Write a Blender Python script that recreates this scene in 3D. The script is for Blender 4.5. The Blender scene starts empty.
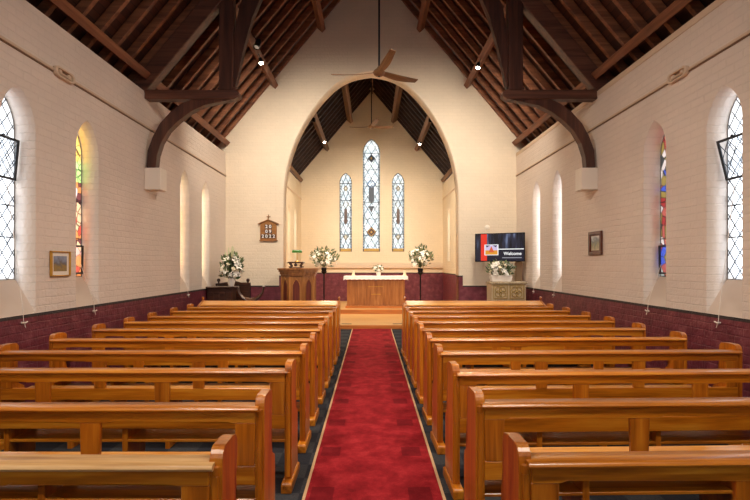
import bpy, bmesh, math, random
from mathutils import Vector, Matrix
random.seed(7)
PI = math.pi
COL = bpy.context.scene.collection

# ------------------------------------------------------------------ helpers
def S(v):
    v = v / 255.0
    return v / 12.92 if v <= 0.04045 else ((v + 0.055) / 1.055) ** 2.4
def RGB(r, g, b): return (S(r), S(g), S(b), 1.0)

def obj(name, bm, mat=None, parent=None, bevel=0.0, smooth=False, seg=1):
    if isinstance(bm, bmesh.types.BMesh):
        bmesh.ops.recalc_face_normals(bm, faces=bm.faces[:])
        me = bpy.data.meshes.new(name)
        bm.to_mesh(me); bm.free()
    else:
        me = bm
    o = bpy.data.objects.new(name, me)
    COL.objects.link(o)
    if mat is not None:
        mats = mat if isinstance(mat, (list, tuple)) else [mat]
        me.materials.clear()
        for m in mats: me.materials.append(m)
    if smooth:
        for p in me.polygons: p.use_smooth = True
        try: me.set_sharp_from_angle(angle=0.7)
        except Exception: pass
    if bevel > 0:
        md = o.modifiers.new('bevel', 'BEVEL'); md.width = bevel; md.segments = seg
        md.limit_method = 'ANGLE'; md.angle_limit = 0.6
    if parent is not None: o.parent = parent
    return o

def thing(name, label, cat, loc=(0, 0, 0), rotz=0.0, group=None):
    o = bpy.data.objects.new(name, None); COL.objects.link(o)
    o.empty_display_size = 0.1
    o.location = loc; o.rotation_euler = (0, 0, rotz)
    o['label'] = label; o['category'] = cat
    if group: o['group'] = group
    return o

def tag(o, label, cat, group=None):
    o['label'] = label; o['category'] = cat
    if group: o['group'] = group
    return o

def struct(name, bm, mat, label=None, cat=None, **k):
    o = obj(name, bm, mat, **k); o['kind'] = 'structure'
    if label: o['label'] = label
    if cat: o['category'] = cat
    return o

def sroot(name, label=None, cat=None):
    o = bpy.data.objects.new(name, None); COL.objects.link(o); o['kind'] = 'structure'
    if label: o['label'] = label
    if cat: o['category'] = cat
    return o

def dup(root, loc, rotz, label=None, group=None):
    r = root.copy(); COL.objects.link(r); r.location = loc; r.rotation_euler = (0, 0, rotz)
    if label: r['label'] = label
    if group: r['group'] = group
    for ch in list(root.children):
        c = ch.copy(); COL.objects.link(c); c.parent = r
        for g in list(ch.children):
            d = g.copy(); COL.objects.link(d); d.parent = c
    return r

def NB(): return bmesh.new()

def box(bm, x0, x1, y0, y1, z0, z1):
    v = [bm.verts.new(p) for p in ((x0,y0,z0),(x1,y0,z0),(x1,y1,z0),(x0,y1,z0),(x0,y0,z1),(x1,y0,z1),(x1,y1,z1),(x0,y1,z1))]
    for f in ((0,3,2,1),(4,5,6,7),(0,1,5,4),(1,2,6,5),(2,3,7,6),(3,0,4,7)): bm.faces.new([v[i] for i in f])
    return bm

def beam(bm, p0, p1, side, w, d):
    """box from p0 to p1; w across the side vector, d across the third axis, centred."""
    p0, p1 = Vector(p0), Vector(p1); s = Vector(side).normalized(); t = (p1-p0).normalized(); n = t.cross(s).normalized()
    v = []
    for p in (p0, p1):
        for a, b in ((-1,-1),(1,-1),(1,1),(-1,1)): v.append(bm.verts.new(p + s*(a*w/2) + n*(b*d/2)))
    for f in ((0,1,2,3),(7,6,5,4),(0,4,5,1),(1,5,6,2),(2,6,7,3),(3,7,4,0)): bm.faces.new([v[i] for i in f])
    return bm

def prism(bm, pts, axis, a0, a1):
    """extrude 2D outline along axis: axis 'x': pts=(y,z); 'y': (x,z); 'z': (x,y)"""
    def mk(p, a):
        if axis == 'x': return (a, p[0], p[1])
        if axis == 'y': return (p[0], a, p[1])
        return (p[0], p[1], a)
    A = [bm.verts.new(mk(p, a0)) for p in pts]; B = [bm.verts.new(mk(p, a1)) for p in pts]
    n = len(pts)
    f1 = bm.faces.new(A); f2 = bm.faces.new(B[::-1])
    for i in range(n): bm.faces.new((A[i], A[(i+1) % n], B[(i+1) % n], B[i]))
    if n > 4: bmesh.ops.triangulate(bm, faces=[f1, f2])
    return bm

def lathe(bm, prof, c=(0,0,0), n=20, sx=1.0, sy=1.0):
    rings = []
    for r, z in prof:
        if r < 1e-5: rings.append([bm.verts.new((c[0], c[1], c[2]+z))])
        else: rings.append([bm.verts.new((c[0]+sx*r*math.cos(2*PI*k/n), c[1]+sy*r*math.sin(2*PI*k/n), c[2]+z)) for k in range(n)])
    for a, b in zip(rings, rings[1:]):
        for k in range(n):
            q = [a[k % len(a)], a[(k+1) % len(a)], b[(k+1) % len(b)], b[k % len(b)]]
            u = []
            for x in q:
                if x not in u: u.append(x)
            if len(u) >= 3: bm.faces.new(u)
    for r in (rings[0], rings[-1]):
        if len(r) > 1: bm.faces.new(r)
    return bm

def tube(bm, pts, r, n=8):
    pts = [Vector(p) for p in pts]; rings = []
    for i, p in enumerate(pts):
        t = (pts[min(i+1, len(pts)-1)] - pts[max(i-1, 0)]).normalized()
        a = t.orthogonal().normalized() if i == 0 else (prev - t*prev.dot(t)).normalized()
        prev = a; b = t.cross(a)
        rr = r[i] if isinstance(r, (list, tuple)) else r
        rings.append([bm.verts.new(p + a*rr*math.cos(2*PI*k/n) + b*rr*math.sin(2*PI*k/n)) for k in range(n)])
    for a, b in zip(rings, rings[1:]):
        for k in range(n): bm.faces.new((a[k], a[(k+1) % n], b[(k+1) % n], b[k]))
    bm.faces.new(rings[0][::-1]); bm.faces.new(rings[-1])
    return bm

def ball(bm, c, r, n=12, sz=1.0):
    prof = [(r*math.sin(PI*k/8), -r*sz*math.cos(PI*k/8)) for k in range(9)]
    prof[0] = (0, prof[0][1]); prof[-1] = (0, prof[-1][1])
    return lathe(bm, prof, c, n)

def plate_mesh(outline, holes, thick, to3d):
    """flat slab with holes; to3d(u, v, w) maps, w from 0 to thick."""
    cu = bpy.data.curves.new('tmp', 'CURVE'); cu.dimensions = '2D'; cu.fill_mode = 'BOTH'; cu.extrude = thick/2
    for loop in [outline] + list(holes):
        sp = cu.splines.new('POLY'); sp.points.add(len(loop)-1)
        for i, (u, v) in enumerate(loop): sp.points[i].co = (u, v, 0, 1)
        sp.use_cyclic_u = True
    o = bpy.data.objects.new('tmp', cu); COL.objects.link(o)
    dg = bpy.context.evaluated_depsgraph_get()
    me = bpy.data.meshes.new_from_object(o.evaluated_get(dg), depsgraph=dg)
    bpy.data.objects.remove(o); bpy.data.curves.remove(cu)
    for v in me.vertices: v.co = Vector(to3d(v.co.x, v.co.y, v.co.z + thick/2))
    bm = NB(); bm.from_mesh(me); bpy.data.meshes.remove(me)
    bmesh.ops.remove_doubles(bm, verts=bm.verts[:], dist=1e-5)
    return bm

def text_mesh(body, size, mat, name, parent, loc, rot, depth=0.002, align='CENTER', bold=0.0):
    cu = bpy.data.curves.new('t', 'FONT'); cu.body = body; cu.size = size; cu.extrude = depth; cu.align_x = align; cu.align_y = 'CENTER'
    cu.offset = bold
    o = bpy.data.objects.new('t', cu); COL.objects.link(o)
    dg = bpy.context.evaluated_depsgraph_get()
    me = bpy.data.meshes.new_from_object(o.evaluated_get(dg), depsgraph=dg)
    bpy.data.objects.remove(o); bpy.data.curves.remove(cu)
    M = Matrix.Translation(loc) @ rot
    me.transform(M)
    return obj(name, me, mat, parent)

def lancet(c, z0, zs, z1, w, n=8):
    """pointed-arch outline, counter-clockwise"""
    r = z1 - zs; k = (r*r - w*w)/(2*w); R = w + k
    pts = [(c-w, z0), (c+w, z0)]
    a1 = math.atan2(r, k)
    for i in range(n+1):
        a = a1*i/n; pts.append((c - k + R*math.cos(a), zs + R*math.sin(a)))
    for i in range(n-1, -1, -1):
        a = a1*i/n; pts.append((c + k - R*math.cos(a), zs + R*math.sin(a)))
    return pts

def halfw(z, zs, z1, w):
    if z <= zs: return w
    if z >= z1: return 0
    r = z1 - zs; k = (r*r - w*w)/(2*w); R = w + k
    return max(0, math.sqrt(max(0, R*R - (z-zs)**2)) - k)

# ------------------------------------------------------------------ materials
def newmat(name):
    m = bpy.data.materials.new(name); m.use_nodes = True
    nt = m.node_tree; b = nt.nodes['Principled BSDF']
    return m, nt, b

def simple(name, col, rough=0.5, metal=0.0, emit=None, es=1.0, spec=0.5):
    m, nt, b = newmat(name)
    b.inputs['Base Color'].default_value = col; b.inputs['Roughness'].default_value = rough
    b.inputs['Metallic'].default_value = metal; b.inputs['Specular IOR Level'].default_value = spec
    if emit: b.inputs['Emission Color'].default_value = emit; b.inputs['Emission Strength'].default_value = es
    return m

def N(nt, t, **k):
    n = nt.nodes.new(t)
    for a, v in k.items(): setattr(n, a, v)
    return n

def mathn(nt, op, a, b=None):
    n = N(nt, 'ShaderNodeMath', operation=op)
    for i, v in enumerate((a, b)):
        if v is None: continue
        if isinstance(v, (int, float)): n.inputs[i].default_value = v
        else: nt.links.new(v, n.inputs[i])
    return n.outputs[0]

def ramp(nt, fac, stops):
    r = N(nt, 'ShaderNodeValToRGB'); e = r.color_ramp.elements
    e[0].position, e[0].color = stops[0]; e[1].position, e[1].color = stops[-1]
    for p, c in stops[1:-1]:
        x = e.new(p); x.color = c
    nt.links.new(fac, r.inputs[0]); return r.outputs[0]

def mix(nt, fac, a, b, mode='MIX'):
    n = N(nt, 'ShaderNodeMix', data_type='RGBA', blend_type=mode)
    for i, v in ((0, fac), (6, a), (7, b)):
        if isinstance(v, (int, float, tuple)): n.inputs[i].default_value = v
        else: nt.links.new(v, n.inputs[i])
    return n.outputs[2]

def wood(name, axis, dark, mid, light, rough=0.32, coat=0.5, scale=1.0, bump=0.1, rand=True):
    m, nt, b = newmat(name)
    tc = N(nt, 'ShaderNodeTexCoord'); oi = N(nt, 'ShaderNodeObjectInfo')
    add = N(nt, 'ShaderNodeVectorMath', operation='ADD')
    mul = N(nt, 'ShaderNodeVectorMath', operation='SCALE')
    cmb = N(nt, 'ShaderNodeCombineXYZ')
    for i in range(3): nt.links.new(oi.outputs['Random'], cmb.inputs[i])
    nt.links.new(cmb.outputs[0], mul.inputs[0]); mul.inputs[3].default_value = 37.0 if rand else 0
    nt.links.new(tc.outputs['Object'], add.inputs[0]); nt.links.new(mul.outputs[0], add.inputs[1])
    mp = N(nt, 'ShaderNodeMapping'); s = [9*scale]*3; s['xyz'.index(axis)] = 0.55*scale
    mp.inputs['Scale'].default_value = s
    nt.links.new(add.outputs[0], mp.inputs[0])
    n1 = N(nt, 'ShaderNodeTexNoise'); n1.inputs['Scale'].default_value = 1.6; n1.inputs['Detail'].default_value = 5; n1.inputs['Distortion'].default_value = 0.9
    n2 = N(nt, 'ShaderNodeTexNoise'); n2.inputs['Scale'].default_value = 9; n2.inputs['Detail'].default_value = 3
    nt.links.new(mp.outputs[0], n1.inputs[0]); nt.links.new(mp.outputs[0], n2.inputs[0])
    f = mathn(nt, 'ADD', mathn(nt, 'MULTIPLY', n1.outputs[0], 0.75), mathn(nt, 'MULTIPLY', n2.outputs[0], 0.25))
    c = ramp(nt, f, [(0.30, dark), (0.5, mid), (0.70, light)])
    br = mathn(nt, 'ADD', mathn(nt, 'MULTIPLY', oi.outputs['Random'], 0.22), 0.89)
    hs = N(nt, 'ShaderNodeHueSaturation'); nt.links.new(c, hs.inputs['Color']); nt.links.new(br, hs.inputs['Value'])
    nt.links.new(hs.outputs[0], b.inputs['Base Color'])
    rr = mathn(nt, 'ADD', mathn(nt, 'MULTIPLY', n1.outputs[0], 0.2), rough-0.1); nt.links.new(rr, b.inputs['Roughness'])
    b.inputs['Coat Weight'].default_value = coat; b.inputs['Coat Roughness'].default_value = 0.18
    bp = N(nt, 'ShaderNodeBump'); bp.inputs['Strength'].default_value = bump; bp.inputs['Distance'].default_value = 0.004
    nt.links.new(f, bp.inputs['Height']); nt.links.new(bp.outputs[0], b.inputs['Normal'])
    return m

CREAM = RGB(226, 211, 198)
def brick_wall(name, u, dado, arch=None, paint=CREAM):
    """painted brick: paint above the dado, maroon gloss below it, a black line between."""
    m, nt, b = newmat(name)
    tc = N(nt, 'ShaderNodeTexCoord'); sx = N(nt, 'ShaderNodeSeparateXYZ'); nt.links.new(tc.outputs['Object'], sx.inputs[0])
    U = sx.outputs['XYZ'.index(u)]; Z = sx.outputs[2]
    cb = N(nt, 'ShaderNodeCombineXYZ'); nt.links.new(U, cb.inputs[0]); nt.links.new(Z, cb.inputs[1])
    # slightly wavering coursing
    nz = N(nt, 'ShaderNodeTexNoise'); nz.inputs['Scale'].default_value = 7.0; nt.links.new(tc.outputs['Object'], nz.inputs[0])
    wv = N(nt, 'ShaderNodeVectorMath', operation='SCALE'); wv.inputs[3].default_value = 0.022; nt.links.new(nz.outputs['Color'], wv.inputs[0])
    ad = N(nt, 'ShaderNodeVectorMath', operation='ADD'); nt.links.new(cb.outputs[0], ad.inputs[0]); nt.links.new(wv.outputs[0], ad.inputs[1])
    bk = N(nt, 'ShaderNodeTexBrick'); bk.inputs['Scale'].default_value = 1.0; bk.inputs['Brick Width'].default_value = 0.235
    bk.inputs['Row Height'].default_value = 0.088; bk.inputs['Mortar Size'].default_value = 0.009; bk.inputs['Mortar Smooth'].default_value = 0.6
    bk.inputs['Color1'].default_value = (0.35,)*3+(1,); bk.inputs['Color2'].default_value = (0.65,)*3+(1,); bk.inputs['Mortar'].default_value = (0.5,)*3+(1,)
    nt.links.new(ad.outputs[0], bk.inputs['Vector'])
    n1 = N(nt, 'ShaderNodeTexNoise'); n1.inputs['Scale'].default_value = 22; n1.inputs['Detail'].default_value = 4; nt.links.new(tc.outputs['Object'], n1.inputs[0])
    n2 = N(nt, 'ShaderNodeTexNoise'); n2.inputs['Scale'].default_value = 1.1; n2.inputs['Detail'].default_value = 3; nt.links.new(tc.outputs['Object'], n2.inputs[0])
    tone = mathn(nt, 'ADD', mathn(nt, 'MULTIPLY', n2.outputs[0], 0.22), 0.89)
    tone = mathn(nt, 'MULTIPLY', tone, mathn(nt, 'SUBTRACT', 1.0, mathn(nt, 'MULTIPLY', bk.outputs['Fac'], 0.04)))
    sepb = N(nt, 'ShaderNodeSeparateColor'); nt.links.new(bk.outputs['Color'], sepb.inputs[0])
    tone = mathn(nt, 'MULTIPLY', tone, mathn(nt, 'ADD', mathn(nt, 'MULTIPLY', sepb.outputs[0], 0.10), 0.95))
    wn = N(nt, 'ShaderNodeTexNoise'); wn.inputs['Scale'].default_value = 7; wn.inputs['Detail'].default_value = 3; nt.links.new(tc.outputs['Object'], wn.inputs[0])
    mar = ramp(nt, wn.outputs[0], [(0.3, RGB(96, 38, 50)), (0.55, RGB(116, 50, 62)), (0.8, RGB(144, 82, 88))])
    z = Z
    if arch is None: lim = dado
    else:
        inside = mathn(nt, 'LESS_THAN', mathn(nt, 'ABSOLUTE', sx.outputs[0]), arch[0])
        lim = mathn(nt, 'ADD', mathn(nt, 'MULTIPLY', inside, arch[1]-dado), dado)
    isd = mathn(nt, 'LESS_THAN', z, lim)
    isb = mathn(nt, 'LESS_THAN', z, mathn(nt, 'ADD', lim, 0.035))
    col = mix(nt, isb, paint, RGB(52, 44, 44)); col = mix(nt, isd, col, mar)
    vc = N(nt, 'ShaderNodeVectorMath', operation='SCALE'); nt.links.new(col, vc.inputs[0]); nt.links.new(tone, vc.inputs[3])
    nt.links.new(vc.outputs[0], b.inputs['Base Color'])
    nt.links.new(mathn(nt, 'SUBTRACT', 0.62, mathn(nt, 'MULTIPLY', isd, 0.22)), b.inputs['Roughness'])
    h = mathn(nt, 'ADD', mathn(nt, 'MULTIPLY', mathn(nt, 'SUBTRACT', 1.0, bk.outputs['Fac']), 0.55), mathn(nt, 'MULTIPLY', n1.outputs[0], 1.3))
    h = mathn(nt, 'ADD', h, mathn(nt, 'MULTIPLY', sepb.outputs[0], 1.3))
    bp = N(nt, 'ShaderNodeBump'); bp.inputs['Strength'].default_value = 0.6; bp.inputs['Distance'].default_value = 0.011
    nt.links.new(h, bp.inputs['Height']); nt.links.new(bp.outputs[0], b.inputs['Normal'])
    return m

def glass_mat(name, kind):
    """window glass: lets the sky through, tinted by its own colours; a little translucent scatter."""
    m = bpy.data.materials.new(name); m.use_nodes = True; nt = m.node_tree
    nt.nodes.clear(); out = N(nt, 'ShaderNodeOutputMaterial')
    tr = N(nt, 'ShaderNodeBsdfTransparent'); tl = N(nt, 'ShaderNodeBsdfTranslucent'); ms = N(nt, 'ShaderNodeMixShader')
    tc = N(nt, 'ShaderNodeTexCoord')
    if kind == 'clear':
        nz = N(nt, 'ShaderNodeTexNoise'); nz.inputs['Scale'].default_value = 5; nt.links.new(tc.outputs['Object'], nz.inputs[0])
        col = ramp(nt, nz.outputs[0], [(0.3, (0.50, 0.54, 0.60, 1)), (0.7, (0.72, 0.73, 0.74, 1))]); f = 0.4
    elif kind == 'sash':
        rg = N(nt, 'ShaderNodeRGB'); rg.outputs[0].default_value = (0.93, 0.95, 0.97, 1); col = rg.outputs[0]; f = 0.06
    elif kind == 'open':
        rg = N(nt, 'ShaderNodeRGB'); rg.outputs[0].default_value = (0.96, 0.97, 1, 1); col = rg.outputs[0]; f = 0.5
    else:
        sc = {'warm': 8, 'blue': 8, 'gold': 4, 'grisaille': 9}[kind]
        vo = N(nt, 'ShaderNodeTexVoronoi'); vo.inputs['Scale'].default_value = sc; nt.links.new(tc.outputs['Object'], vo.inputs['Vector'])
        s = N(nt, 'ShaderNodeSeparateColor'); nt.links.new(vo.outputs['Color'], s.inputs[0])
        sx = N(nt, 'ShaderNodeSeparateXYZ'); nt.links.new(tc.outputs['Object'], sx.inputs[0])
        pal = {'warm': [(0.0, (0.50,0.18,0.06,1)), (0.2, (0.40,0.06,0.04,1)), (0.4, (0.60,0.30,0.24,1)), (0.6, (0.55,0.34,0.20,1)), (0.8, (0.12,0.04,0.04,1)), (1.0, (0.62,0.44,0.40,1))],
               'blue': [(0.0, (0.16,0.02,0.02,1)), (0.2, (0.03,0.05,0.26,1)), (0.27, (0.30,0.26,0.25,1)), (0.45, (0.20,0.05,0.04,1)), (0.65, (0.14,0.10,0.03,1)), (0.85, (0.18,0.2,0.19,1)), (1.0, (0.03,0.03,0.03,1))],
               'gold': [(0.0, (0.95,0.60,0.30,1)), (0.3, (0.95,0.85,0.45,1)), (0.55, (0.85,0.60,0.45,1)), (0.8, (0.8,0.85,0.95,1)), (1.0, (0.9,0.6,0.5,1))],
               'grisaille': [(0.0, (0.26,0.28,0.28,1)), (0.5, (0.36,0.36,0.34,1)), (1.0, (0.31,0.32,0.28,1))]}[kind]
        r = N(nt, 'ShaderNodeValToRGB'); r.color_ramp.interpolation = 'CONSTANT'; e = r.color_ramp.elements
        e[0].position, e[0].color = pal[0]; e[1].position, e[1].color = 0.92, pal[-1][1]
        for p, c in pal[1:-1]:
            x = e.new(p); x.color = c
        nt.links.new(s.outputs[0], r.inputs[0]); col = r.outputs[0]
        if kind == 'warm':      # green and amber glass in the head of the light
            top = mathn(nt, 'GREATER_THAN', sx.outputs[2], 2.72); mid = mathn(nt, 'LESS_THAN', sx.outputs[2], 3.0)
            gr = mathn(nt, 'MULTIPLY', top, mid); am = mathn(nt, 'GREATER_THAN', sx.outputs[2], 3.0)
            col = mix(nt, mathn(nt, 'MULTIPLY', gr, 0.85), col, (0.35, 0.62, 0.18, 1)); col = mix(nt, mathn(nt, 'MULTIPLY', am, 0.8), col, (0.85, 0.55, 0.12, 1))
        f = 0.35
        d = N(nt, 'ShaderNodeTexVoronoi'); d.feature = 'DISTANCE_TO_EDGE'; d.inputs['Scale'].default_value = sc; nt.links.new(tc.outputs['Object'], d.inputs['Vector'])
        lead = mathn(nt, 'LESS_THAN', d.outputs['Distance'], 0.035 if kind != 'grisaille' else 0.06)
        col = mix(nt, mathn(nt, 'MULTIPLY', lead, 0.9 if kind != 'grisaille' else 0.45), col, (0.01, 0.01, 0.01, 1))
    nt.links.new(col, tr.inputs[0]); nt.links.new(col, tl.inputs[0]); ms.inputs[0].default_value = f
    nt.links.new(tr.outputs[0], ms.inputs[1]); nt.links.new(tl.outputs[0], ms.inputs[2]); nt.links.new(ms.outputs[0], out.inputs[0])
    return m

D1, D2, D3 = RGB(126, 64, 8), RGB(190, 110, 18), RGB(218, 146, 40)
W_X = wood('pew oak along x', 'x', D1, D2, D3); W_Z = wood('pew oak along z', 'z', D1, RGB(178, 98, 16), RGB(206, 130, 32)); W_Y = wood('pew oak along y', 'y', D1, D2, D3)
W_SEAT = wood('seat oak', 'x', RGB(170, 102, 34), RGB(218, 146, 60), RGB(240, 180, 90))
R1, R2, R3 = RGB(84, 46, 30), RGB(124, 74, 48), RGB(152, 100, 68)
ROOF_Y = wood('purlin timber', 'y', R1, R2, R3, 0.6, 0.05, 0.7, 0.3); 
RAFT = wood('rafter timber', 'x', RGB(82, 44, 28), RGB(126, 76, 48), RGB(156, 102, 68), 0.6, 0.05, 0.6, 0.3)
TRUSS = wood('truss timber', 'x', RGB(50, 28, 20), RGB(88, 52, 38), RGB(116, 74, 54), 0.5, 0.1, 0.6, 0.25)
TRUSS_Z = wood('truss timber upright', 'z', RGB(44, 24, 18), RGB(78, 44, 32), RGB(104, 64, 46), 0.5, 0.1, 0.6, 0.25)
CH_PURLIN = wood('chancel purlin timber', 'y', RGB(80, 52, 34), RGB(118, 84, 56), RGB(146, 110, 78), 0.6, 0.05, 0.7, 0.3)
DARKW = wood('dark stained wood', 'x', RGB(36, 18, 12), RGB(62, 34, 24), RGB(88, 52, 36), 0.35, 0.3)
ALTW = wood('altar wood', 'z', RGB(122, 70, 30), RGB(162, 102, 50), RGB(190, 132, 74), 0.4, 0.3, 1.4)
PULW = wood('pulpit wood', 'z', RGB(112, 66, 28), RGB(156, 98, 46), RGB(186, 128, 66), 0.4, 0.3)
PULDK = wood('pulpit panel wood', 'z', RGB(70, 26, 18), RGB(100, 40, 28), RGB(122, 54, 36), 0.4, 0.3)
FANW = wood('fan blade wood', 'x', RGB(104, 72, 44), RGB(136, 98, 62), RGB(164, 124, 82), 0.5, 0.1)
BLOND = wood('blond floorboards', 'x', RGB(206, 150, 84), RGB(230, 182, 112), RGB(244, 206, 140), 0.35, 0.3, 0.8)
RISER = wood('step riser wood', 'x', RGB(140, 76, 28), RGB(184, 110, 48), RGB(206, 134, 66), 0.4, 0.3, 0.8)
OAKC = wood('carved oak', 'z', RGB(150, 130, 100), RGB(186, 164, 130), RGB(208, 190, 158), 0.6, 0.05)
BOARDW = wood('hymn board wood', 'x', RGB(112, 70, 30), RGB(146, 96, 46), RGB(172, 120, 62), 0.4, 0.3)
FRAMEW = wood('brown picture frame wood', 'z', RGB(60, 26, 14), RGB(96, 44, 24), RGB(120, 60, 34), 0.4, 0.3)

WH = simple('white paint', RGB(238, 228, 214), 0.6); TRIM = simple('cream trim paint', RGB(214, 190, 164), 0.55)
SHADE_TONE = simple('conduit shadow tone', RGB(120, 92, 68), 0.6)  # brown tone standing for the shadow under the conduit; backplates reuse it
BLACKM = simple('black metal', RGB(22, 22, 24), 0.35, 0.6); IRON = simple('dark iron', RGB(42, 44, 48), 0.5, 0.3); LEAD = simple('lead came', RGB(34, 38, 44), 0.55, 0.2)
STEEL = simple('steel', RGB(150, 140, 128), 0.35, 0.9)
G_CLEAR, G_WARM, G_BLUE, G_GOLD, G_GRIS, G_OPEN, G_SASH = [glass_mat('glass ' + k, k) for k in ('clear', 'warm', 'blue', 'gold', 'grisaille', 'open', 'sash')]
GOLD = simple('gold leaf', RGB(206, 158, 70), 0.35, 0.7)
CLOTH = simple('white altar cloth', RGB(250, 248, 244), 0.8); IVORY = simple('ivory wax', RGB(240, 226, 190), 0.5)
LEAF = simple('dark green leaf', RGB(72, 90, 56), 0.5); LEAF2 = simple('mid green leaf', RGB(116, 134, 88), 0.5)
PETAL = simple('white petal', RGB(244, 240, 230), 0.6); PETAL2 = simple('cream petal', RGB(240, 228, 196), 0.6)
VASE = simple('white ceramic', RGB(236, 228, 218), 0.25)
CORD = simple('white cord', RGB(232, 222, 210), 0.6)
LAMPON = simple('lit lamp face', (1, 0.93, 0.82, 1), 0.5, emit=(1, 0.9, 0.75, 1), es=40)

# carpet runner: red pile with darker squares; floor: charcoal carpet tiles
def carpet_red():
    m, nt, b = newmat('red carpet pile'); tc = N(nt, 'ShaderNodeTexCoord'); sx = N(nt, 'ShaderNodeSeparateXYZ'); nt.links.new(tc.outputs['Object'], sx.inputs[0])
    n1 = N(nt, 'ShaderNodeTexNoise'); n1.inputs['Scale'].default_value = 5; n1.inputs['Detail'].default_value = 8; n1.inputs['Roughness'].default_value = 0.75
    n2 = N(nt, 'ShaderNodeTexNoise'); n2.inputs['Scale'].default_value = 160; n2.inputs['Detail'].default_value = 2
    for n in (n1, n2): nt.links.new(tc.outputs['Object'], n.inputs[0])
    f = mathn(nt, 'ADD', mathn(nt, 'MULTIPLY', n1.outputs[0], 0.7), mathn(nt, 'MULTIPLY', n2.outputs[0], 0.3))
    c = ramp(nt, f, [(0.34, RGB(96, 8, 14)), (0.5, RGB(136, 22, 30)), (0.66, RGB(172, 46, 50))])
    # darker squares, one pair beside each pew
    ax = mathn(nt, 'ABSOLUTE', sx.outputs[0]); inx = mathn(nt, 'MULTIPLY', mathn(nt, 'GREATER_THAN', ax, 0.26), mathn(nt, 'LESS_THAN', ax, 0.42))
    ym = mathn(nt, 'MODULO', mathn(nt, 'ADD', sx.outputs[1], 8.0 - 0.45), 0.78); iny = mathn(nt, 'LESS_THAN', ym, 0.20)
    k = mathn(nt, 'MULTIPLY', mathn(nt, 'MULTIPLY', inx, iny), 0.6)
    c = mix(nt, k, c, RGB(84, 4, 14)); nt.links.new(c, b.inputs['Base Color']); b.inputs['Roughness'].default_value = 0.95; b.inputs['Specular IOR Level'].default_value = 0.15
    
    bp = N(nt, 'ShaderNodeBump'); bp.inputs['Strength'].default_value = 0.5; bp.inputs['Distance'].default_value = 0.006; nt.links.new(n2.outputs[0], bp.inputs['Height']); nt.links.new(bp.outputs[0], b.inputs['Normal'])
    return m
def carpet_dark():
    m, nt, b = newmat('charcoal carpet tiles'); tc = N(nt, 'ShaderNodeTexCoord')
    ck = N(nt, 'ShaderNodeTexChecker'); ck.inputs['Scale'].default_value = 4.0; ck.inputs['Color1'].default_value = RGB(50, 50, 54); ck.inputs['Color2'].default_value = RGB(76, 76, 76); nt.links.new(tc.outputs['Object'], ck.inputs[0])
    n2 = N(nt, 'ShaderNodeTexNoise'); n2.inputs['Scale'].default_value = 60; n2.inputs['Detail'].default_value = 3; nt.links.new(tc.outputs['Object'], n2.inputs[0])
    c = mix(nt, n2.outputs[0], ck.outputs[0], RGB(34, 34, 40)); nt.links.new(c, b.inputs['Base Color']); b.inputs['Roughness'].default_value = 0.95; b.inputs['Specular IOR Level'].default_value = 0.1
    bp = N(nt, 'ShaderNodeBump'); bp.inputs['Strength'].default_value = 0.6; bp.inputs['Distance'].default_value = 0.005; nt.links.new(n2.outputs[0], bp.inputs['Height']); nt.links.new(bp.outputs[0], b.inputs['Normal'])
    return m
def sheathing(name, ca=RGB(56, 27, 18), cb_=RGB(80, 42, 26)):
    m, nt, b = newmat(name); tc = N(nt, 'ShaderNodeTexCoord')
    br = N(nt, 'ShaderNodeTexBrick'); br.inputs['Scale'].default_value = 1.0; br.inputs['Brick Width'].default_value = 1.9; br.inputs['Row Height'].default_value = 0.11; br.inputs['Mortar Size'].default_value = 0.006
    sx = N(nt, 'ShaderNodeSeparateXYZ'); nt.links.new(tc.outputs['Object'], sx.inputs[0]); cb = N(nt, 'ShaderNodeCombineXYZ')
    nt.links.new(sx.outputs[1], cb.inputs[0]); nt.links.new(mathn(nt, 'MULTIPLY', sx.outputs[2], 1.3), cb.inputs[1]); nt.links.new(cb.outputs[0], br.inputs['Vector'])
    br.inputs['Color1'].default_value = ca; br.inputs['Color2'].default_value = cb_; br.inputs['Mortar'].default_value = RGB(48, 24, 16)
    nt.links.new(br.outputs['Color'], b.inputs['Base Color']); b.inputs['Roughness'].default_value = 0.65
    return m
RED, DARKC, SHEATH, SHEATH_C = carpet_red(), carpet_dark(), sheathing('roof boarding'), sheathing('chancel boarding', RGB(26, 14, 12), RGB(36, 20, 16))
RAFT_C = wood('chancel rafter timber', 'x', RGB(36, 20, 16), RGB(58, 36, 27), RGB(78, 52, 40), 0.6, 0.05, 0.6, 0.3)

# ------------------------------------------------------------------ dimensions (metres)
XW, YG, YB = 3.75, 12.9, -3.2          # nave half width, arch wall, back wall
XC, YC, CX = 2.65, 18.7, 0.035         # chancel half width, end wall, centre
SL, AP = 1.19, 9.33                    # roof slope, ridge of the rafters' underside
CSL, CAP = 1.18, 8.1
DADO, CDADO = 1.02, 1.263
TH = 0.33
M_SIDE = brick_wall('painted brick side', 'Y', DADO); M_ARCH = brick_wall('painted brick arch', 'X', DADO, (2.37, 1.28), RGB(230, 214, 192))
CR2 = RGB(232, 214, 184)
M_CSIDE = brick_wall('painted brick chancel side', 'Y', CDADO, None, CR2); M_CEND = brick_wall('painted brick chancel end', 'X', CDADO, None, CR2)

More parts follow.
